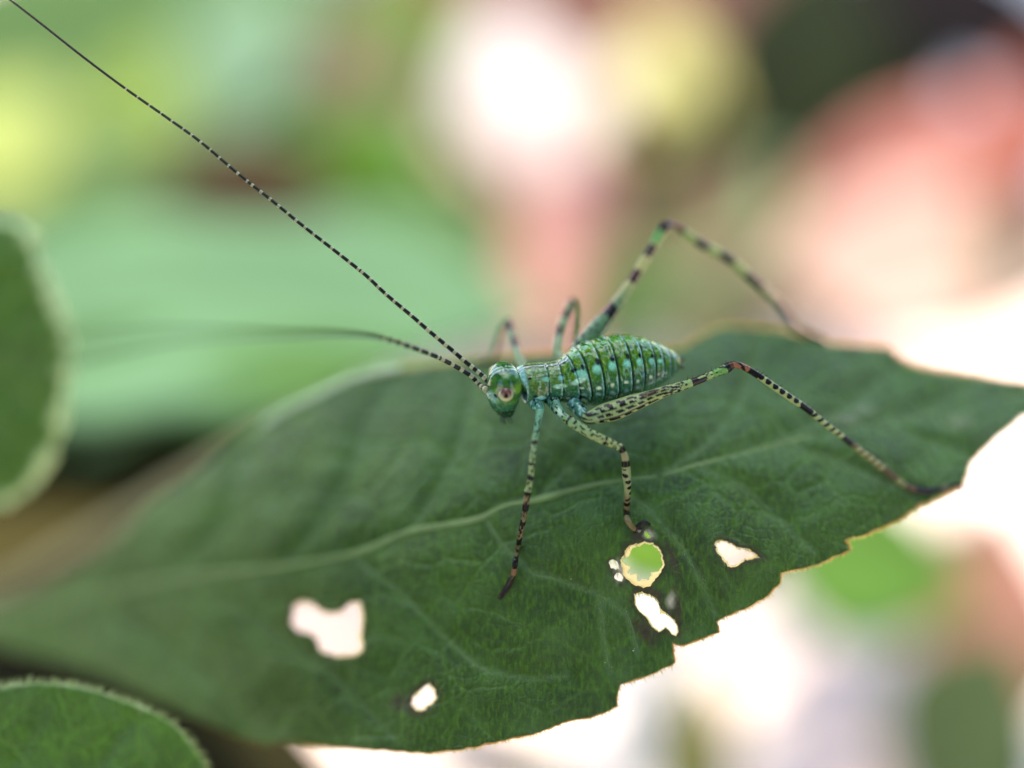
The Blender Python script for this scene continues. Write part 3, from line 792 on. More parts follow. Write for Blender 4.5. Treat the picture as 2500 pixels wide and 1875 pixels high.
def body_c(X, ph):
    a = abs(ph)
    n1 = nz(X / 60, ph / 14, 1.0); n2 = nz(X / 18, ph / 5, 5.0); n3 = nz(X / 90, ph / 40, 9.0)
    c = mixc(GRN, YEL, min(max(0.5 + 0.9 * n1 + 0.4 * n3, 0), 1))
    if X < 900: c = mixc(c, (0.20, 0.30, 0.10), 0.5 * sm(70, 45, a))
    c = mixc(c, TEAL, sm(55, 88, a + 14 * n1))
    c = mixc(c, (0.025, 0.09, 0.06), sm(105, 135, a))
    if X < 780 and 45 < a < 100: c = mixc(c, (0.10, 0.15, 0.02), 0.8 * ell(X, a, 690, 72, 75, 18, .5))
    if n2 > 0.25: c = mixc(c, (0.03, 0.10, 0.02), min(1, (n2 - 0.25) * 2.5))
    if n2 < -0.28: c = mixc(c, (0.20, 0.50, 0.30), min(0.35, (-n2 - 0.28) * 1.6))
    # ring edges: pale line before the joint, dark line on it
    jog = 6 * n1
    for b in BND:
        e = X - b + jog * 0.6
        if -30 < e < 30:
            fade = (0.5 + 0.5 * sm(-0.3, 0.4, nz(b / 50, ph / 18, 3)))
            if a < 112:
                c = mixc(c, (0.26, 0.50, 0.42) if b > 1000 else (0.30, 0.52, 0.36), min(1, max(0, fade * (0.75 + 0.9 * nz(b / 20, ph / 9, 4)))) * math.exp(-((e + 13) / 8.0) ** 2))
                c = mixc(c, NAVY, (0.70 + 0.5 * nz(b / 30, ph / 11, 7)) * math.exp(-((e - 4) / ((6.5 + 5 * abs(nz(b / 9, ph / 16, 2))) if b > 1000 else 5.0)) ** 2))
    if X < 600: c = mixc(c, (0.30, 0.60, 0.46), math.exp(-((X - 568) / 13) ** 2))
    # dorsal line
    if X < 1000:
        c = mixc(c, DARK, 0.9 * math.exp(-((a - 6) / 3.2) ** 2) * (0.45 + 0.55 * sm(-0.2, 0.2, n1)))
        c = mixc(c, (0.62, 0.56, 0.45), math.exp(-(a / 2.4) ** 2))
    else:
        c = mixc(c, (0.12, 0.36, 0.06), 0.8 * math.exp(-((a - 3) / 4) ** 2))
    # black spots with turquoise spots under them
    for i, b in enumerate(BND[3:10]):
        s = 1.0 - 0.07 * i
        c = mixc(c, (0.26, 0.66, 0.42), 0.95 * ell(X, a, b - 42, 51, 36 * s, 8.5 * s, .5))
        c = mixc(c, DARK, 0.97 * ell(X, a, b - 28 + 6 * (i % 2), 39, (20 if i else 12) * s, 6.5 * s, .3))
        c = mixc(c, DARK, 0.6 * ell(X, a, b - 6, 46, 7, 9, .5))
    # lateral white dots
    for i, b in enumerate(BND[3:11]):
        c = mixc(c, (0.66, 0.76, 0.46), ell(X, a, b - 62 + 5 * ((i * 7) % 4 - 1.5), 83 + 1.5 * ((i * 5) % 3 - 1), 18 - i + 3 * (i % 2), 2.6 + 0.6 * (i % 3), .5))
        c = mixc(c, (0.30, 0.48, 0.42), 0.7 * ell(X, a, b - 60, 99, 24, 5, .6))
    # thorax marks
    c = mixc(c, DARK, ell(X, a, 602, 42, 16, 5)); c = mixc(c, DARK, ell(X, a, 1000, 38, 26, 5))
    c = mixc(c, (0.24, 0.60, 0.38), ell(X, a, 1022, 47, 24, 6)); c = mixc(c, (0.24, 0.60, 0.38), 0.9 * ell(X, a, 745, 47, 38, 6)); c = mixc(c, (0.24, 0.6, 0.56), 0.8 * ell(X, a, 880, 48, 26, 6))
    if 650 < X < 770: c = mixc(c, DARK, 0.8 * math.exp(-((a - 39 - 2 * n2) / 1.8) ** 2))
    if 830 < X < 930: c = mixc(c, DARK, 0.7 * math.exp(-((a - 40) / 1.8) ** 2))
    c = mixc(c, (0.40, 0.68, 0.42), ell(X, a, 860, 70, 55, 6)); c = mixc(c, (0.45, 0.72, 0.48), ell(X, a + (X - 1010) * 0.05, 1010, 64, 58, 6))
    c = mixc(c, (0.35, 0.72, 0.60), ell(X, a, 700, 103, 48, 8)); c = mixc(c, DARK, .8 * ell(X, a, 650, 94, 30, 3.5))
    c = mixc(c, DARK, ell(X, a, 850, 112, 22, 9)); c = mixc(c, DARK, 0.9 * ell(X, a, 1030, 112, 26, 6)); c = mixc(c, ICE, 0.8 * ell(X, a, 1050, 120, 24, 6)); c = mixc(c, ICE, 0.8 * ell(X, a, 935, 112, 18, 5)); c = mixc(c, ICE, 0.7 * ell(X, a, 780, 116, 16, 6))
    # brown end
    c = mixc(c, (0.05, 0.025, 0.02), sm(1962, 1985, X))
    return c

def bd(u): return (u - 1400) * 0.000225
spine = []
for X, Y, R in [(545,830,120),(560,815,172),(600,808,186),(680,803,188),(770,797,186),(890,786,196),(980,770,222),(1080,742,262),(1180,716,290),(1300,692,306),(1420,672,306),(1540,655,288),(1660,640,250),(1760,630,208),(1850,622,160),(1920,617,115),(1970,614,70),(1995,612,25)]:
    u, v = z1(X, Y); d = bd(u); spine.append((*W(u, v, d), R / 3.6867 * K0, X))
ref_up = Vector((0, 0.07, 1)).normalized()
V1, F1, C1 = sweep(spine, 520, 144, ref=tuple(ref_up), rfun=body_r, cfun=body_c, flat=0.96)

# head: lofted down the face, in the insect's own axes
hu0, hv0 = z1(412, 845)
HC = W(hu0, hv0, bd(hu0))
yaw = math.radians(15)
FW = Vector((-math.cos(yaw), -math.sin(yaw), 0)); LT = Vector((math.sin(yaw), -math.cos(yaw), 0)); ZZ = Vector((0, 0, 1))
HS = 0.94
prof = HS * np.array([(0.069,0.001,0.001,0.000),(0.064,0.024,0.034,0.000),(0.050,0.039,0.050,0.000),(0.025,0.0475,0.0575,0.0),(0.0,0.0485,0.0575,0.002),(-0.025,0.044,0.052,0.003),
                 (-0.045,0.038,0.044,0.003),(-0.060,0.032,0.038,0.001),(-0.072,0.026,0.032,-0.002),(-0.082,0.018,0.024,-0.004),(-0.087,0.001,0.001,-0.006)])
def hp(a, l, z): return HC + FW * a + LT * l + ZZ * z
def g3(p, q, r, soft=0.35):
    x = (Vector(p) - Vector(q)).length / r; return 1 - sm(1 - soft, 1 + soft, x)
def head_c(a, l, z):
    n1 = nz(a * 45, l * 45, z * 45); n2 = nz(a * 140, l * 140, z * 140 + 3)
    al = abs(l)
    c = mixc((0.028, 0.13, 0.018), (0.09, 0.24, 0.03), min(max(0.45 + 1.5 * n1, 0), 1))
    c = mixc(c, (0.035, 0.15, 0.075), sm(0.005, -0.03, z) * 0.9)
    c = mixc(c, (0.010, 0.038, 0.016), sm(-0.022, -0.050, z))
    c = mixc(c, (0.10, 0.25, 0.16), 0.7 * sm(.18, .4, nz(a * 90, l * 90, z * 90 + 7)) * sm(0.0, -0.03, z))
    if n2 > 0.2: c = mixc(c, (0.03, 0.12, 0.03), min(0.8, (n2 - 0.2) * 2))
    # crown: pale midline with dark borders
    top = sm(0.02, 0.045, z)
    c = mixc(c, DARK, 0.9 * top * math.exp(-((al - 0.011) / 0.0035) ** 2) * sm(0.04, 0.03, a))
    c = mixc(c, (0.45, 0.60, 0.42), top * math.exp(-((al - 0.0065) / 0.002) ** 2))
    # wrinkles above the eye
    c = mixc(c, (0.02, 0.07, 0.02), 0.7 * math.exp(-((z - 0.052 + 0.25 * abs(a)) / 0.0018) ** 2) * sm(0.02, 0.035, al))
    c = mixc(c, (0.02, 0.07, 0.02), 0.5 * math.exp(-((z - 0.045 + 0.2 * abs(a)) / 0.0015) ** 2) * sm(0.02, 0.035, al))
    # turquoise cheek in front of the eye with a small black dash
    c = mixc(c, (0.28, 0.55, 0.42), 0.85 * g3((a, al, z), (0.040, 0.030, 0.002), 0.016, .5))
    c = mixc(c, DARK, g3((a, al * 1.0, z * 1.3), (0.034, 0.040, 0.016), 0.0065, .3))
    c = mixc(c, (0.22, 0.42, 0.03), 0.8 * g3((a, al, z), (-0.022, 0.047, 0.028), 0.013, .5))
    c = mixc(c, (0.55, 0.62, 0.55), 0.5 * g3((a, al, z), (0.015, 0.035, -0.03), 0.007, .5))
    # seams
    c = mixc(c, (0.01, 0.04, 0.02), 0.8 * math.exp(-((z + 0.058 + 0.1 * al) / 0.0025) ** 2))
    c = mixc(c, (0.01, 0.04, 0.02), 0.7 * math.exp(-((z + 0.076) / 0.002) ** 2))
    return c
hn, hm = 110, 96
HP = catmull(np.c_[prof[:, 0], np.zeros(len(prof)), np.zeros(len(prof)), prof[:, 1:]], hn)
base = len(V1); Vh = []; Ch = []; Fh = []
for i in range(hn):
    z, a_, l_, off = HP[i, 0], max(HP[i, 3], 0.0005), max(HP[i, 4], 0.0005), HP[i, 5]
    for j in range(hm):
        t = 2 * math.pi * j / hm
        ca, sa = math.cos(t), math.sin(t)
        q = 1 + 0.02 * nz(ca * 3, sa * 3, z * 40) - 0.035 * math.exp(-((z + 0.058) / 0.003) ** 2) - 0.03 * math.exp(-((z + 0.076) / 0.0025) ** 2)
        a = off + a_ * ca * q; l = l_ * sa * q
        Vh.append(hp(a, l, z)); Ch.append(head_c(a, l, z))
for i in range(hn - 1):
    for j in range(hm):
        k = (j + 1) % hm; Fh.append((base + i * hm + j, base + i * hm + k, base + (i + 1) * hm + k, base + (i + 1) * hm + j))
Vb = list(V1) + [tuple(v) for v in Vh]; Fb = F1 + Fh; Cb = list(C1) + Ch
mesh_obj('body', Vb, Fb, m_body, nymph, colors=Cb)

# eyes
def eye(side):
    c = hp(0.009, 0.0475 * side, 0.020); R = 0.0195; V = []; F = []; C = []
    out = (LT * side + FW * 0.15 + ZZ * 0.12).normalized()
    e1 = out.cross(ZZ).normalized(); e2 = e1.cross(out).normalized()
    n, m = 32, 40
    look = (-FWD)
    for i in range(n + 1):
        th = math.pi * i / n
        for j in range(m):
            a = 2 * math.pi * j / m
            dr = out * math.cos(th) + (e1 * math.cos(a) + e2 * math.sin(a)) * math.sin(th)
            V.append(c + dr * R)
            col = mixc((0.50, 0.50, 0.22), (0.60, 0.60, 0.32), 0.5 + nz(dr.x * 6, dr.y * 6, dr.z * 6))
            up = dr.dot(e2)
            ex_ = dr.dot(e1); q = math.hypot(ex_ * 0.9, up - 0.50) / 0.64
            if dr.dot(out) > -0.2:
                col = mixc(col, (0.15, 0.045, 0.018), 1 - sm(0.85, 1.1, q))
                col = mixc(col, (0.20, 0.10, 0.05), 0.4 * (1 - sm(0.35, 0.7, q)))
                col = mixc(col, (0.008, 0.004, 0.004), 1 - sm(0.75, 1.1, math.hypot(ex_ - 0.02, up - 0.24) / 0.27))
            col = mixc(col, (0.12, 0.05, 0.03), sm(1.25, 1.45, th))
            C.append(col)
    for i in range(n):
        for j in range(m):
            k = (j + 1) % m; F.append((i * m + j, i * m + k, (i + 1) * m + k, (i + 1) * m + j))
    return mesh_obj('eye', V, F, m_eye, nymph, colors=C)
eye(1); eye(-1)

# palps and jaw tips
for side, (a0, l0) in ((1, (0.006, 0.014)), (-1, (0.006, -0.012)), (1, (-0.012, 0.012))):
    P = [(*hp(a0, l0, -0.070), .0075), (*hp(a0 + .006, l0 + .006 * side, -0.081), .0065), (*hp(a0 + 0.002, l0 + 0.005 * side, -0.090), 0.006), (*hp(a0 - 0.004, l0, -0.095), 0.005)]
    V, F, C = sweep(P, 24, 12, ref=(0.9, 0.1, 0.2), cfun=lambda s, p: mixc((0.03, 0.09, 0.03), (0.12, 0.18, 0.10), s))
    mesh_obj('palp', V, F, m_leg, nymph, colors=C)

# antennae
def antenna(path, r0, r1, bands, nn, ringscale=1.0):
    P = [(*W(u, v, d), (r0 * (1 - t) + r1 * t) * (DIST + d) / FPX) for (u, v, d), t in zip(path, np.linspace(0, 1, len(path)))]
    L = np.cumsum([0] + [math.hypot(path[i + 1][0] - path[i][0], path[i + 1][1] - path[i][1]) for i in range(len(path) - 1)])
    tot = L[-1]
    darkc = (0.012, 0.012, 0.008)
    def seg(x):
        for (x0, x1, per, pale, jit) in bands:
            if x0 <= x < x1:
                k = math.floor((x - x0) / per); f = (x - x0) / per - k
                pw = pale * (1 + jit * nz(k * 3.7, x0, 0)); return k, f, pw, per
        return 0, .5, 0, 10
    def cf(s, ph):
        x = s * tot; k, f, pw, per = seg(x)
        dk = mixc(darkc, (0.025, 0.025, 0.010), sm(350, 900, x)); dk = mixc(dk, (0.022, 0.014, 0.008), sm(900, 1250, x))
        return mixc(dk, (0.42, 0.42, 0.22), 1.0 if f < pw else 0.0)
    def rf(s, ph):
        x = s * tot; k, f, pw, per = seg(x)
        return (1.10 if f < pw * 0.9 else 0.94 + 0.06 * math.sin(math.pi * f)) * (1.0 + 0.35 * sm(40, 0, x))
    V, F, C = sweep(P, nn, 10, ref=(0.2, 0.3, 0.93), cfun=cf, rfun=rf)
    return mesh_obj('antenna', V, F, m_leg, nymph, colors=C)
hd = bd(1180)
# the sharp one, in the focal plane
pa = [(1199,940,hd+.005),(1187,926,hd),(1165,906,hd),(1141,887,-.05),(1105,856,-.05),(1051,811,-.05),(1006,772,-.05),(942,718,-.05),(893,672,-.05),(834,625,-.05),(739,551,-.05),(658,485,-.05),(581,424,-.05),(490,347,-.05),(400,282,-.04),(300,212,-.04),(200,137,-.04),(100,58,-.03),(10,-12,-.02),(-90,-90,0)]
antenna(pa, 6.2, 2.7, [(0,60,20,.45,.2),(60,200,27,.36,.3),(200,420,26,.28,.3),(420,760,27,.26,.3),(760,960,29,.20,.3),(960,1150,34,.14,.3),(1150,3000,400,0.0,0)], 2400)
# the near one, swinging towards the camera and out of focus
pb = [(1188,952,hd-.02),(1170,938,-.035),(1150,918,-.04),(1120,899,-.055),(1085,880,-.08),(1060,868,-.10),(1000,846,-.15),(950,830,-.20),(895,818,-.26),(800,813,-.35),(700,815,-.43),(600,814,-.52),(480,816,-.62),(350,826,-.74),(220,846,-.86),(100,872,-.96),(0,894,-1.03)]
antenna(pb, 5.8, 5.8, [(0,60,20,.45,.2),(60,160,28,.36,.3),(160,330,26,.22,.3),(330,3000,400,0,0)], 1600)
for (u, v, d), r in (((1184, 947, -.045), 7.5), ((1200, 944, hd + .0), 6.5)):
    q = hp(0.043, 0.028 if r > 7 else 0.004, 0.004)
    P = [(*q, r * K0), (*W(u + 5, v + 2, d), r * 1.05 * K0), (*W(u - 3, v - 4, d), r * 0.8 * K0)]
    V, F, C = sweep(P, 24, 14, ref=(0.2, 0.3, 0.93), cfun=lambda s, p: mixc((0.35, 0.48, 0.36), DARK, 1.0 if (0.35 < s < 0.55 and p < 60) or s > 0.93 else 0.0))
    mesh_obj('scape', V, F, m_leg, nymph, colors=C)

# legs
PALE = (0.36, 0.42, 0.15); MINT = (0.24, 0.40, 0.15); TAN = (0.34, 0.22, 0.09); BLK = (0.010, 0.008, 0.006); LIME = (0.16, 0.34, 0.06)
def leg(name, path, colour, nn=360, mm=28, spines=None, spine_len=14, ref=(0, 0, 1), flat=1.0):
    """path: (u, v, d, radius px); colour(s, phi, x) with x the distance along in photo pixels"""
    P = [(*W(u, v, d), r * (DIST + d) / FPX) for (u, v, d, r) in path]
    D3 = np.cumsum([0] + [(Vector(P[i + 1][:3]) - Vector(P[i][:3])).length for i in range(len(P) - 1)])
    nodes = D3 / D3[-1]
    k = random.uniform(0, 50)
    def cf(s, ph):
        i = np.interp(s, nodes, np.arange(len(path)))
        return colour(i, ph, s * D3[-1] / K0, k)
    def rf(s, ph): return 1 + 0.05 * nz(s * 30, ph / 50, k)
    V, F, C = sweep(P, nn, mm, ref=ref, cfun=cf, rfun=rf, flat=flat)
    o = mesh_obj(name, V, F, m_leg, nymph, colors=C)
    if spines:
        SV = []; SF = []
        S = catmull(P, 400)
        TT = np.gradient(S[:, :3], axis=0)
        for (i0, i1, cnt, sd, ln) in spines:
            for q in np.linspace(i0, i1, cnt):
                s = np.interp(q, np.arange(len(path)), nodes); idx = min(int(s * 399), 399)
                c = Vector(S[idx, :3]); t = Vector(TT[idx]).normalized()
                side = FWD.cross(t).normalized()
                if side.dot(UP) < 0: side = -side
                side = (side * sd + (-FWD) * random.uniform(-.5, .5) + t * 0.45).normalized()
                b0 = c + side * S[idx, 3] * 0.85; tip = b0 + side * ln * K0 * random.uniform(.7, 1.2)
                e = t * 1.5 * K0; f = FWD * 1.5 * K0
                j = len(SV); SV += [b0 - e, b0 + f, b0 + e, b0 - f, tip]
                SF += [(j, j + 1, j + 4), (j + 1, j + 2, j + 4), (j + 2, j + 3, j + 4), (j + 3, j, j + 4)]
        so_ = mesh_obj('spines', SV, SF, m_spine, o, smooth=False); so_['kind'] = 'stuff'
    return o
m_spine = mat_plain('spine_black', (0.015, 0.01, 0.008), rough=0.35)

def bands(i, lst, base, x, ph, k):
    c = base
    for (a, b, col) in lst:
        e = 0.05 * nz(ph / 45, a * 7, k)
        if a + e < i < b + e: c = col
    return c
def speck(c, x, ph, k, thr=0.33, sx=9, sp=28, col=BLK):
    v = nz(x / sx, ph / sp, k)
    return mixc(c, col, sm(thr, thr + 0.06, v))

dl = lambda u, v: dmain(u, v) - 0.012
# near hind leg
hk = -0.035
ph_ = [(1425,1018,-.075,9),(1438,1020,-.085,17),(1465,1012,-.07,23),(1500,1002,-.066,24.5),(1540,987,-.062,22),(1580,972,-.06,17.5),(1620,957,-.070,14),(1660,944,-.062,11.5),(1700,930,-.054,10),(1740,914,-.046,9.5),(1762,905,-.04,10.5),
       (1777,897,hk,12.5),(1790,891,hk,9),(1808,893,hk,8),(1830,904,-.03,8),(1855,920,-.03,8.5),(1917,963,-.02,8.5),(1968,997,-.005,8),(2018,1037,.015,7.5),(2062,1070,.04,7.5),(2116,1112,.065,8),(2170,1154,.09,9.5),(2205,1182,dl(2205,1182)-.012,7),
       (2225,1192,dl(2225,1192)-.006,8),(2262,1200,dl(2262,1200),9),(2300,1194,dl(2300,1190),7),(2335,1184,dl(2335,1180),6),(2348,1192,dl(2345,1182),4)]
def c_hind(i, ph, x, k):
    c = PALE
    if i < 7:
        c = mixc((0.24, 0.34, 0.13), PALE, sm(0, 5, i))
        # rows of oval black spots
        for row, (pc, per, wd, off) in enumerate([(10, 30, 12, 4), (38, 27, 11, 17), (66, 28, 11, 5), (106, 34, 11, 7)]):
            q = ((x + off + 6 * nz(x / 30, row, 3)) % per) - per / 2
            sk = q - (ph - pc) * 0.35
            if math.hypot(sk / (per * (0.40 + 0.14 * nz(x / 25, row, 6))), (ph - pc - 5 * nz(x / 20, row, 1)) / wd) < 1: c = BLK
        if abs(ph - 92 - 3 * nz(x / 12, 0, 0)) < 4.5 and 1.5 < i < 5.2: c = BLK
        if 4.6 < i < 6.0: c = mixc(c, (0.06, 0.035, 0.02), 0.8 * ell(i, ph, 5.3, 15, .6, 35, .4))
        if 6.0 < i < 7: c = mixc(c, BLK, sm(.1, .2, nz(x / 10, ph / 30, 4)))
    else:
        c = PALE if i < 9.0 else LIME
        if i < 11: c = mixc(c, LIME, 0.35)
        c = speck(c, x, ph, k, 0.20)
        if 7.7 < i + 0.0 < 8.6 and nz(x / 16, ph / 40, 7) > -0.2: c = (0.03, 0.015, 0.01)
    if i >= 10.6:
        c = bands(i, [(10.6, 11.4, BLK), (11.4, 12.0, (0.10, 0.04, 0.02)), (12.0, 14.1, (0.32, 0.13, 0.06)), (13.9, 14.9, BLK), (14.9, 30, PALE)], BLK, x, ph, k)
        if 12.0 < i < 14: c = speck(c, x, ph, k, 0.12, 10, 40)
        if 14.9 < i < 22.4:
            f = (x % 21) / 21
            spot = math.hypot((f - .5) / .36, (ph - 36) / 62) < 1
            if i > 17.2: spot = abs(f - .5 + (ph - 40) * .003) < .22 and -80 < ph < 130
            if spot: c = mixc(BLK, (0.08, 0.06, 0.03), sm(18, 20, i))
            if abs(i - 17.0) < .28 or abs(i - 19.15) < .27: c = BLK
            if 20.7 < i < 21.45: c = (0.008, 0.014, 0.012)
            if i > 19.3: c = mixc(c, TAN, .35)
        if i >= 22.2: c = bands(i, [(22.4, 23.2, (0.14, 0.08, 0.04)), (24.9, 25.4, (0.22, 0.12, 0.08))], (0.02, 0.012, 0.012), x, ph, k)
    return c
leg('hind_leg', ph_, c_hind, nn=900, mm=36, spines=[(6.3, 10.8, 13, 1, 14), (14.4, 18.2, 22, 1, 13), (18.5, 20.5, 8, 1, 10), (15, 21, 14, -1, 8)])

# near middle leg
fm = dl(1552, 1290)
pm_ = [(1352,978,-.05,12),(1362,998,-.065,13),(1374,1015,-.075,11),(1395,1030,-.085,12.5),(1430,1052,-.095,12.5),(1460,1068,-.10,11.5),(1485,1079,-.10,10.5),(1503,1087,-.10,9),(1513,1092,-.10,10.5),(1521,1102,-.095,8),
       (1526,1118,-.09,9),(1528,1140,-.08,10.5),(1530,1165,-.065,11),(1532,1190,-.045,9),(1531,1220,-.02,8),(1530,1250,.0,8.5),(1533,1272,fm-.03,7.5),(1545,1288,fm-.012,7),(1556,1296,fm,9),(1562,1282,fm-.01,7),(1573,1276,fm-.008,6),(1586,1281,fm,4)]
def c_mid(i, ph, x, k):
    c = mixc(MINT, PALE, sm(2, 6, i))
    if i < 2.2: c = mixc((0.12, 0.30, 0.17), ICE, ell(i, ph, 1.6, 40, .6, 40, .5))
    if i < 8: c = speck(c, x, ph, k, 0.16, 8, 26)
    c2 = bands(i, [(2.6, 2.8, BLK), (5.55, 5.8, BLK), (6.9, 7.25, BLK), (7.8, 8.9, BLK)], c, x, ph, k)
    if c2 is not c and i < 7.5 and nz(x / 8, ph / 30, 6) < -0.25: c2 = c
    c = c2
    if i >= 8.9:
        c = (0.30, 0.27, 0.11) if i < 10.4 else mixc((0.28, 0.32, 0.13), (0.20, 0.15, 0.06), sm(12.8, 14, i))
        f = (x % 19) / 19
        if 10.9 < i < 15 and math.hypot((f - .5) / .3, (ph - 70) / 45) < 1: c = BLK
        c = bands(i, [(10.1, 10.75, BLK), (14.0, 14.3, BLK), (15.0, 15.6, BLK), (17.2, 30, (0.02, 0.015, 0.012))], c, x, ph, k)
        if 18.1 < i < 18.5: c = (0.3, 0.25, 0.2)
    return c
leg('middle_leg', pm_, c_mid, nn=520, mm=30, spines=[(11, 15, 8, 1, 5), (11, 15, 8, -1, 5)])

# near front leg
ff = dl(1242, 1430)
pf_ = [(1316,975,-.02,12),(1318,995,-.055,12),(1317,1010,-.08,9.5),(1313,1030,-.095,8.2),(1309,1055,-.105,7.8),(1305,1078,-.11,7.5),(1300,1116,-.115,7.6),(1296,1160,-.115,7.6),(1291,1190,-.11,7.2),(1289,1200,-.11,9.5),(1287,1212,-.105,7.5),
       (1284,1233,-.095,8),(1278,1268,-.07,7),(1269,1311,-.03,7),(1263,1345,.01,6.5),(1258,1372,ff-.04,7),(1254,1400,ff-.018,6.5),(1246,1420,ff-.006,8),(1236,1438,ff,8),(1226,1452,ff,7),(1218,1462,ff+.002,4)]
def c_front(i, ph, x, k):
    c = mixc((0.17, 0.37, 0.20), (0.32, 0.40, 0.14), sm(3, 7, i))
    if i > 2.5: c = speck(c, x, ph, k, 0.16, 8, 26)
    c = bands(i, [(4.9, 5.15, (0.05, 0.04, 0.03)), (6.3, 6.42, BLK), (7.0, 7.35, BLK), (8.8, 9.5, BLK)], c, x, ph, k)
    if i >= 9.5:
        c = (0.26, 0.19, 0.08) if i < 11 else (0.18, 0.15, 0.06)
        c = speck(c, x, ph, k, 0.03, 11, 30)
        c = bands(i, [(10.7, 11.3, BLK), (12.0, 12.25, BLK), (13.0, 13.5, BLK), (14.8, 15.3, BLK), (15.4, 16.1, (0.28, 0.14, 0.07)), (16.5, 30, (0.03, 0.02, 0.015))], c, x, ph, k)
    return c
leg('front_leg', pf_, c_front, nn=520, mm=28, spines=[(11, 15, 7, 1, 5), (5.0, 5.3, 2, 1, 14)])

# far hind leg
fd = dl(1945, 815)
pfh = [(1400,862,0.056,16),(1427,835,0.068,21),(1460,795,0.087,20),(1481,772,0.099,17),(1510,735,0.112,14),(1536,698,0.124,12.5),(1556,665,0.136,11.5),(1576,632,0.146,11),(1595,600,0.155,10.5),(1612,570,0.164,11),(1622,556,0.167,13),(1638,549,0.174,9),
       (1658,558,0.180,9),(1685,577,0.186,11),(1725,603,0.205,11.5),(1777,630,0.223,11.5),(1807,656,0.242,11),(1847,688,0.267,10.5),(1896,733,0.298,9.5),(1921,765,fd-.03,9.5),(1938,790,fd-.01,8.5),(1965,812,fd,8),(1995,826,dl(1995,828),7),(2015,832,dl(2015,835),5)]
def c_fh(i, ph, x, k):
    c = mixc((0.16, 0.28, 0.12), (0.48, 0.46, 0.14), sm(3, 6, i))
    if i > 8.1 and i < 9.6: c = (0.13, 0.38, 0.07)
    if i < 4: c = speck(c, x, ph, k, 0.15, 8, 30)
    c = bands(i, [(2.85, 3.6, BLK), (5.15, 6.1, (0.05, 0.02, 0.012)), (7.1, 8.0, BLK), (9.3, 10.4, (0.03, 0.02, 0.015)), (10.4, 11.2, (0.25, 0.20, 0.16)), (11.2, 12.0, (0.26, 0.12, 0.06)),
                  (12.0, 12.4, (0.12, 0.10, 0.05)), (12.4, 13.4, (0.34, 0.40, 0.11)), (13.3, 14.05, (0.07, 0.06, 0.03)), (14.05, 14.6, (0.36, 0.42, 0.12)), (14.6, 15.35, (0.04, 0.03, 0.015)),
                  (15.35, 16.3, (0.36, 0.42, 0.11)), (16.3, 17.25, (0.035, 0.03, 0.02)), (17.25, 18.0, (0.40, 0.36, 0.17)), (18.0, 19.9, (0.025, 0.018, 0.015)), (19.9, 20.6, (0.35, 0.28, 0.18)), (20.6, 30, (0.06, 0.04, 0.03))], c, x, ph, k)
    if 13.5 < i < 18 and ph < -10 and nz(x / 18, 0, 3) > 0: c = mixc(c, (0.05, 0.05, 0.02), .6)
    return c
leg('hind_leg', pfh, c_fh, nn=600, mm=24)
# far front leg
f2 = dl(1196, 888)
pff = [(1282,905,.06,12),(1270,880,.09,11),(1264,862,.11,9),(1258,838,.14,8),(1251,812,.17,8),(1243,787,.20,8.5),(1235,788,.21,7),(1226,802,.23,6.5),(1216,834,f2-.06,6),(1208,862,f2-.02,6),(1196,880,f2,6.5),(1172,884,f2,6),(1160,878,f2,4)]
leg('front_leg', pff, lambda i, ph, x, k: bands(i, [(2.5, 3.5, BLK), (4.0, 5.6, (0.03, 0.02, 0.012)), (5.4, 7, (0.16, 0.12, 0.06)), (8, 8.5, BLK), (9.6, 20, (0.05, 0.035, 0.025))], (0.22, 0.32, 0.13) if i < 5 else (0.20, 0.18, 0.08), x, ph, k), nn=220, mm=18)
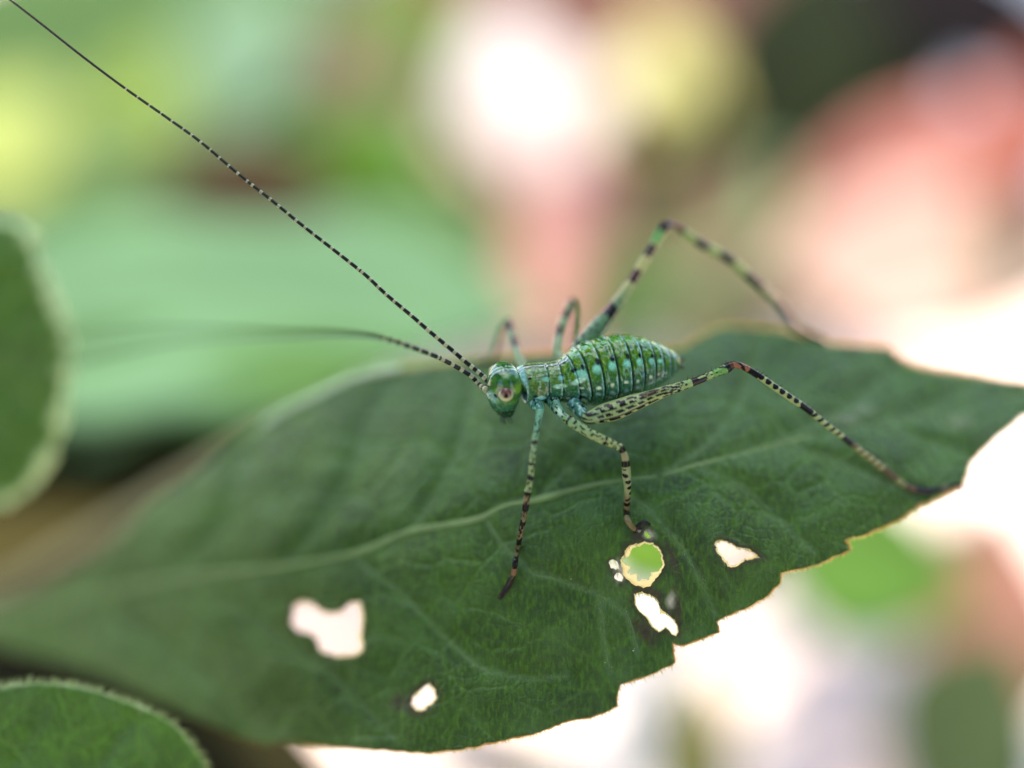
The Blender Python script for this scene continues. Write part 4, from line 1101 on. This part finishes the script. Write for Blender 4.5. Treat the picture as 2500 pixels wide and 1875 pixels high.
# far middle leg
f3 = dl(1404, 880)
pfm = [(1372,880,.09,12),(1360,862,.11,11),(1360,845,.12,9.5),(1364,815,.15,9.5),(1371,790,.17,9.5),(1380,768,.19,9),(1388,748,.20,9.5),(1396,736,.21,9),(1403,745,.22,7.5),(1404,775,.25,6.5),(1400,820,f3-.06,6),(1398,858,f3-.02,6),(1400,880,f3,6.5),(1418,888,f3,5)]
leg('middle_leg', pfm, lambda i, ph, x, k: bands(i, [(2.7, 3.6, (0.03, 0.02, 0.015)), (4.4, 5.4, (0.02, 0.02, 0.012)), (6.3, 7.8, (0.05, 0.02, 0.012)), (9.2, 9.7, BLK), (11.5, 20, (0.05, 0.035, 0.025))], (0.26, 0.36, 0.16) if i < 7 else (0.22, 0.20, 0.10), x, ph, k), nn=240, mm=18)

# coxae plates below the thorax and the cerci at the tail
for (u0, v0, d0, r0), (u1, v1, d1, r1) in (((1300, 975, -.03, 17), (1317, 1000, -.07, 11)), ((1345, 972, -.03, 18), (1364, 1004, -.065, 12)), ((1400, 985, -.03, 19), (1430, 1018, -.075, 12))):
    P = [(*W(u0, v0, d0), r0 * K0), (*W((u0 + u1) / 2, (v0 + v1) / 2, (d0 + d1) / 2), (r0 + r1) / 2 * K0), (*W(u1, v1, d1), r1 * K0), (*W(u1 + 3, v1 + 5, d1), r1 * .5 * K0)]
    V, F, C = sweep(P, 40, 24, ref=(0.9, 0.1, 0.3), cfun=lambda s, p: mixc(mixc((0.07, 0.24, 0.15), (0.35, 0.6, 0.5), sm(.1, .4, nz(s * 6, p / 30, u0))), DARK, sm(.25, .35, nz(s * 5, p / 35, u0 + 9))))
    mesh_obj('coxa', V, F, m_body, nymph, colors=C)
for dv, dd in ((6, -.01), (-6, .03)):
    u, v = z1(1975, 615); d = bd(u) + dd
    P = [(*W(u - 4, v + dv, d), 5 * K0), (*W(u + 6, v + dv * 1.3, d), 4.5 * K0), (*W(u + 12, v + dv * 1.8, d), 3 * K0), (*W(u + 16, v + dv * 2.3, d), 1 * K0)]
    V, F, C = sweep(P, 18, 12, ref=(0.1, 0.1, 1), cfun=lambda s, p: (0.06, 0.03, 0.022))
    mesh_obj('cercus', V, F, m_leg, nymph, colors=C)
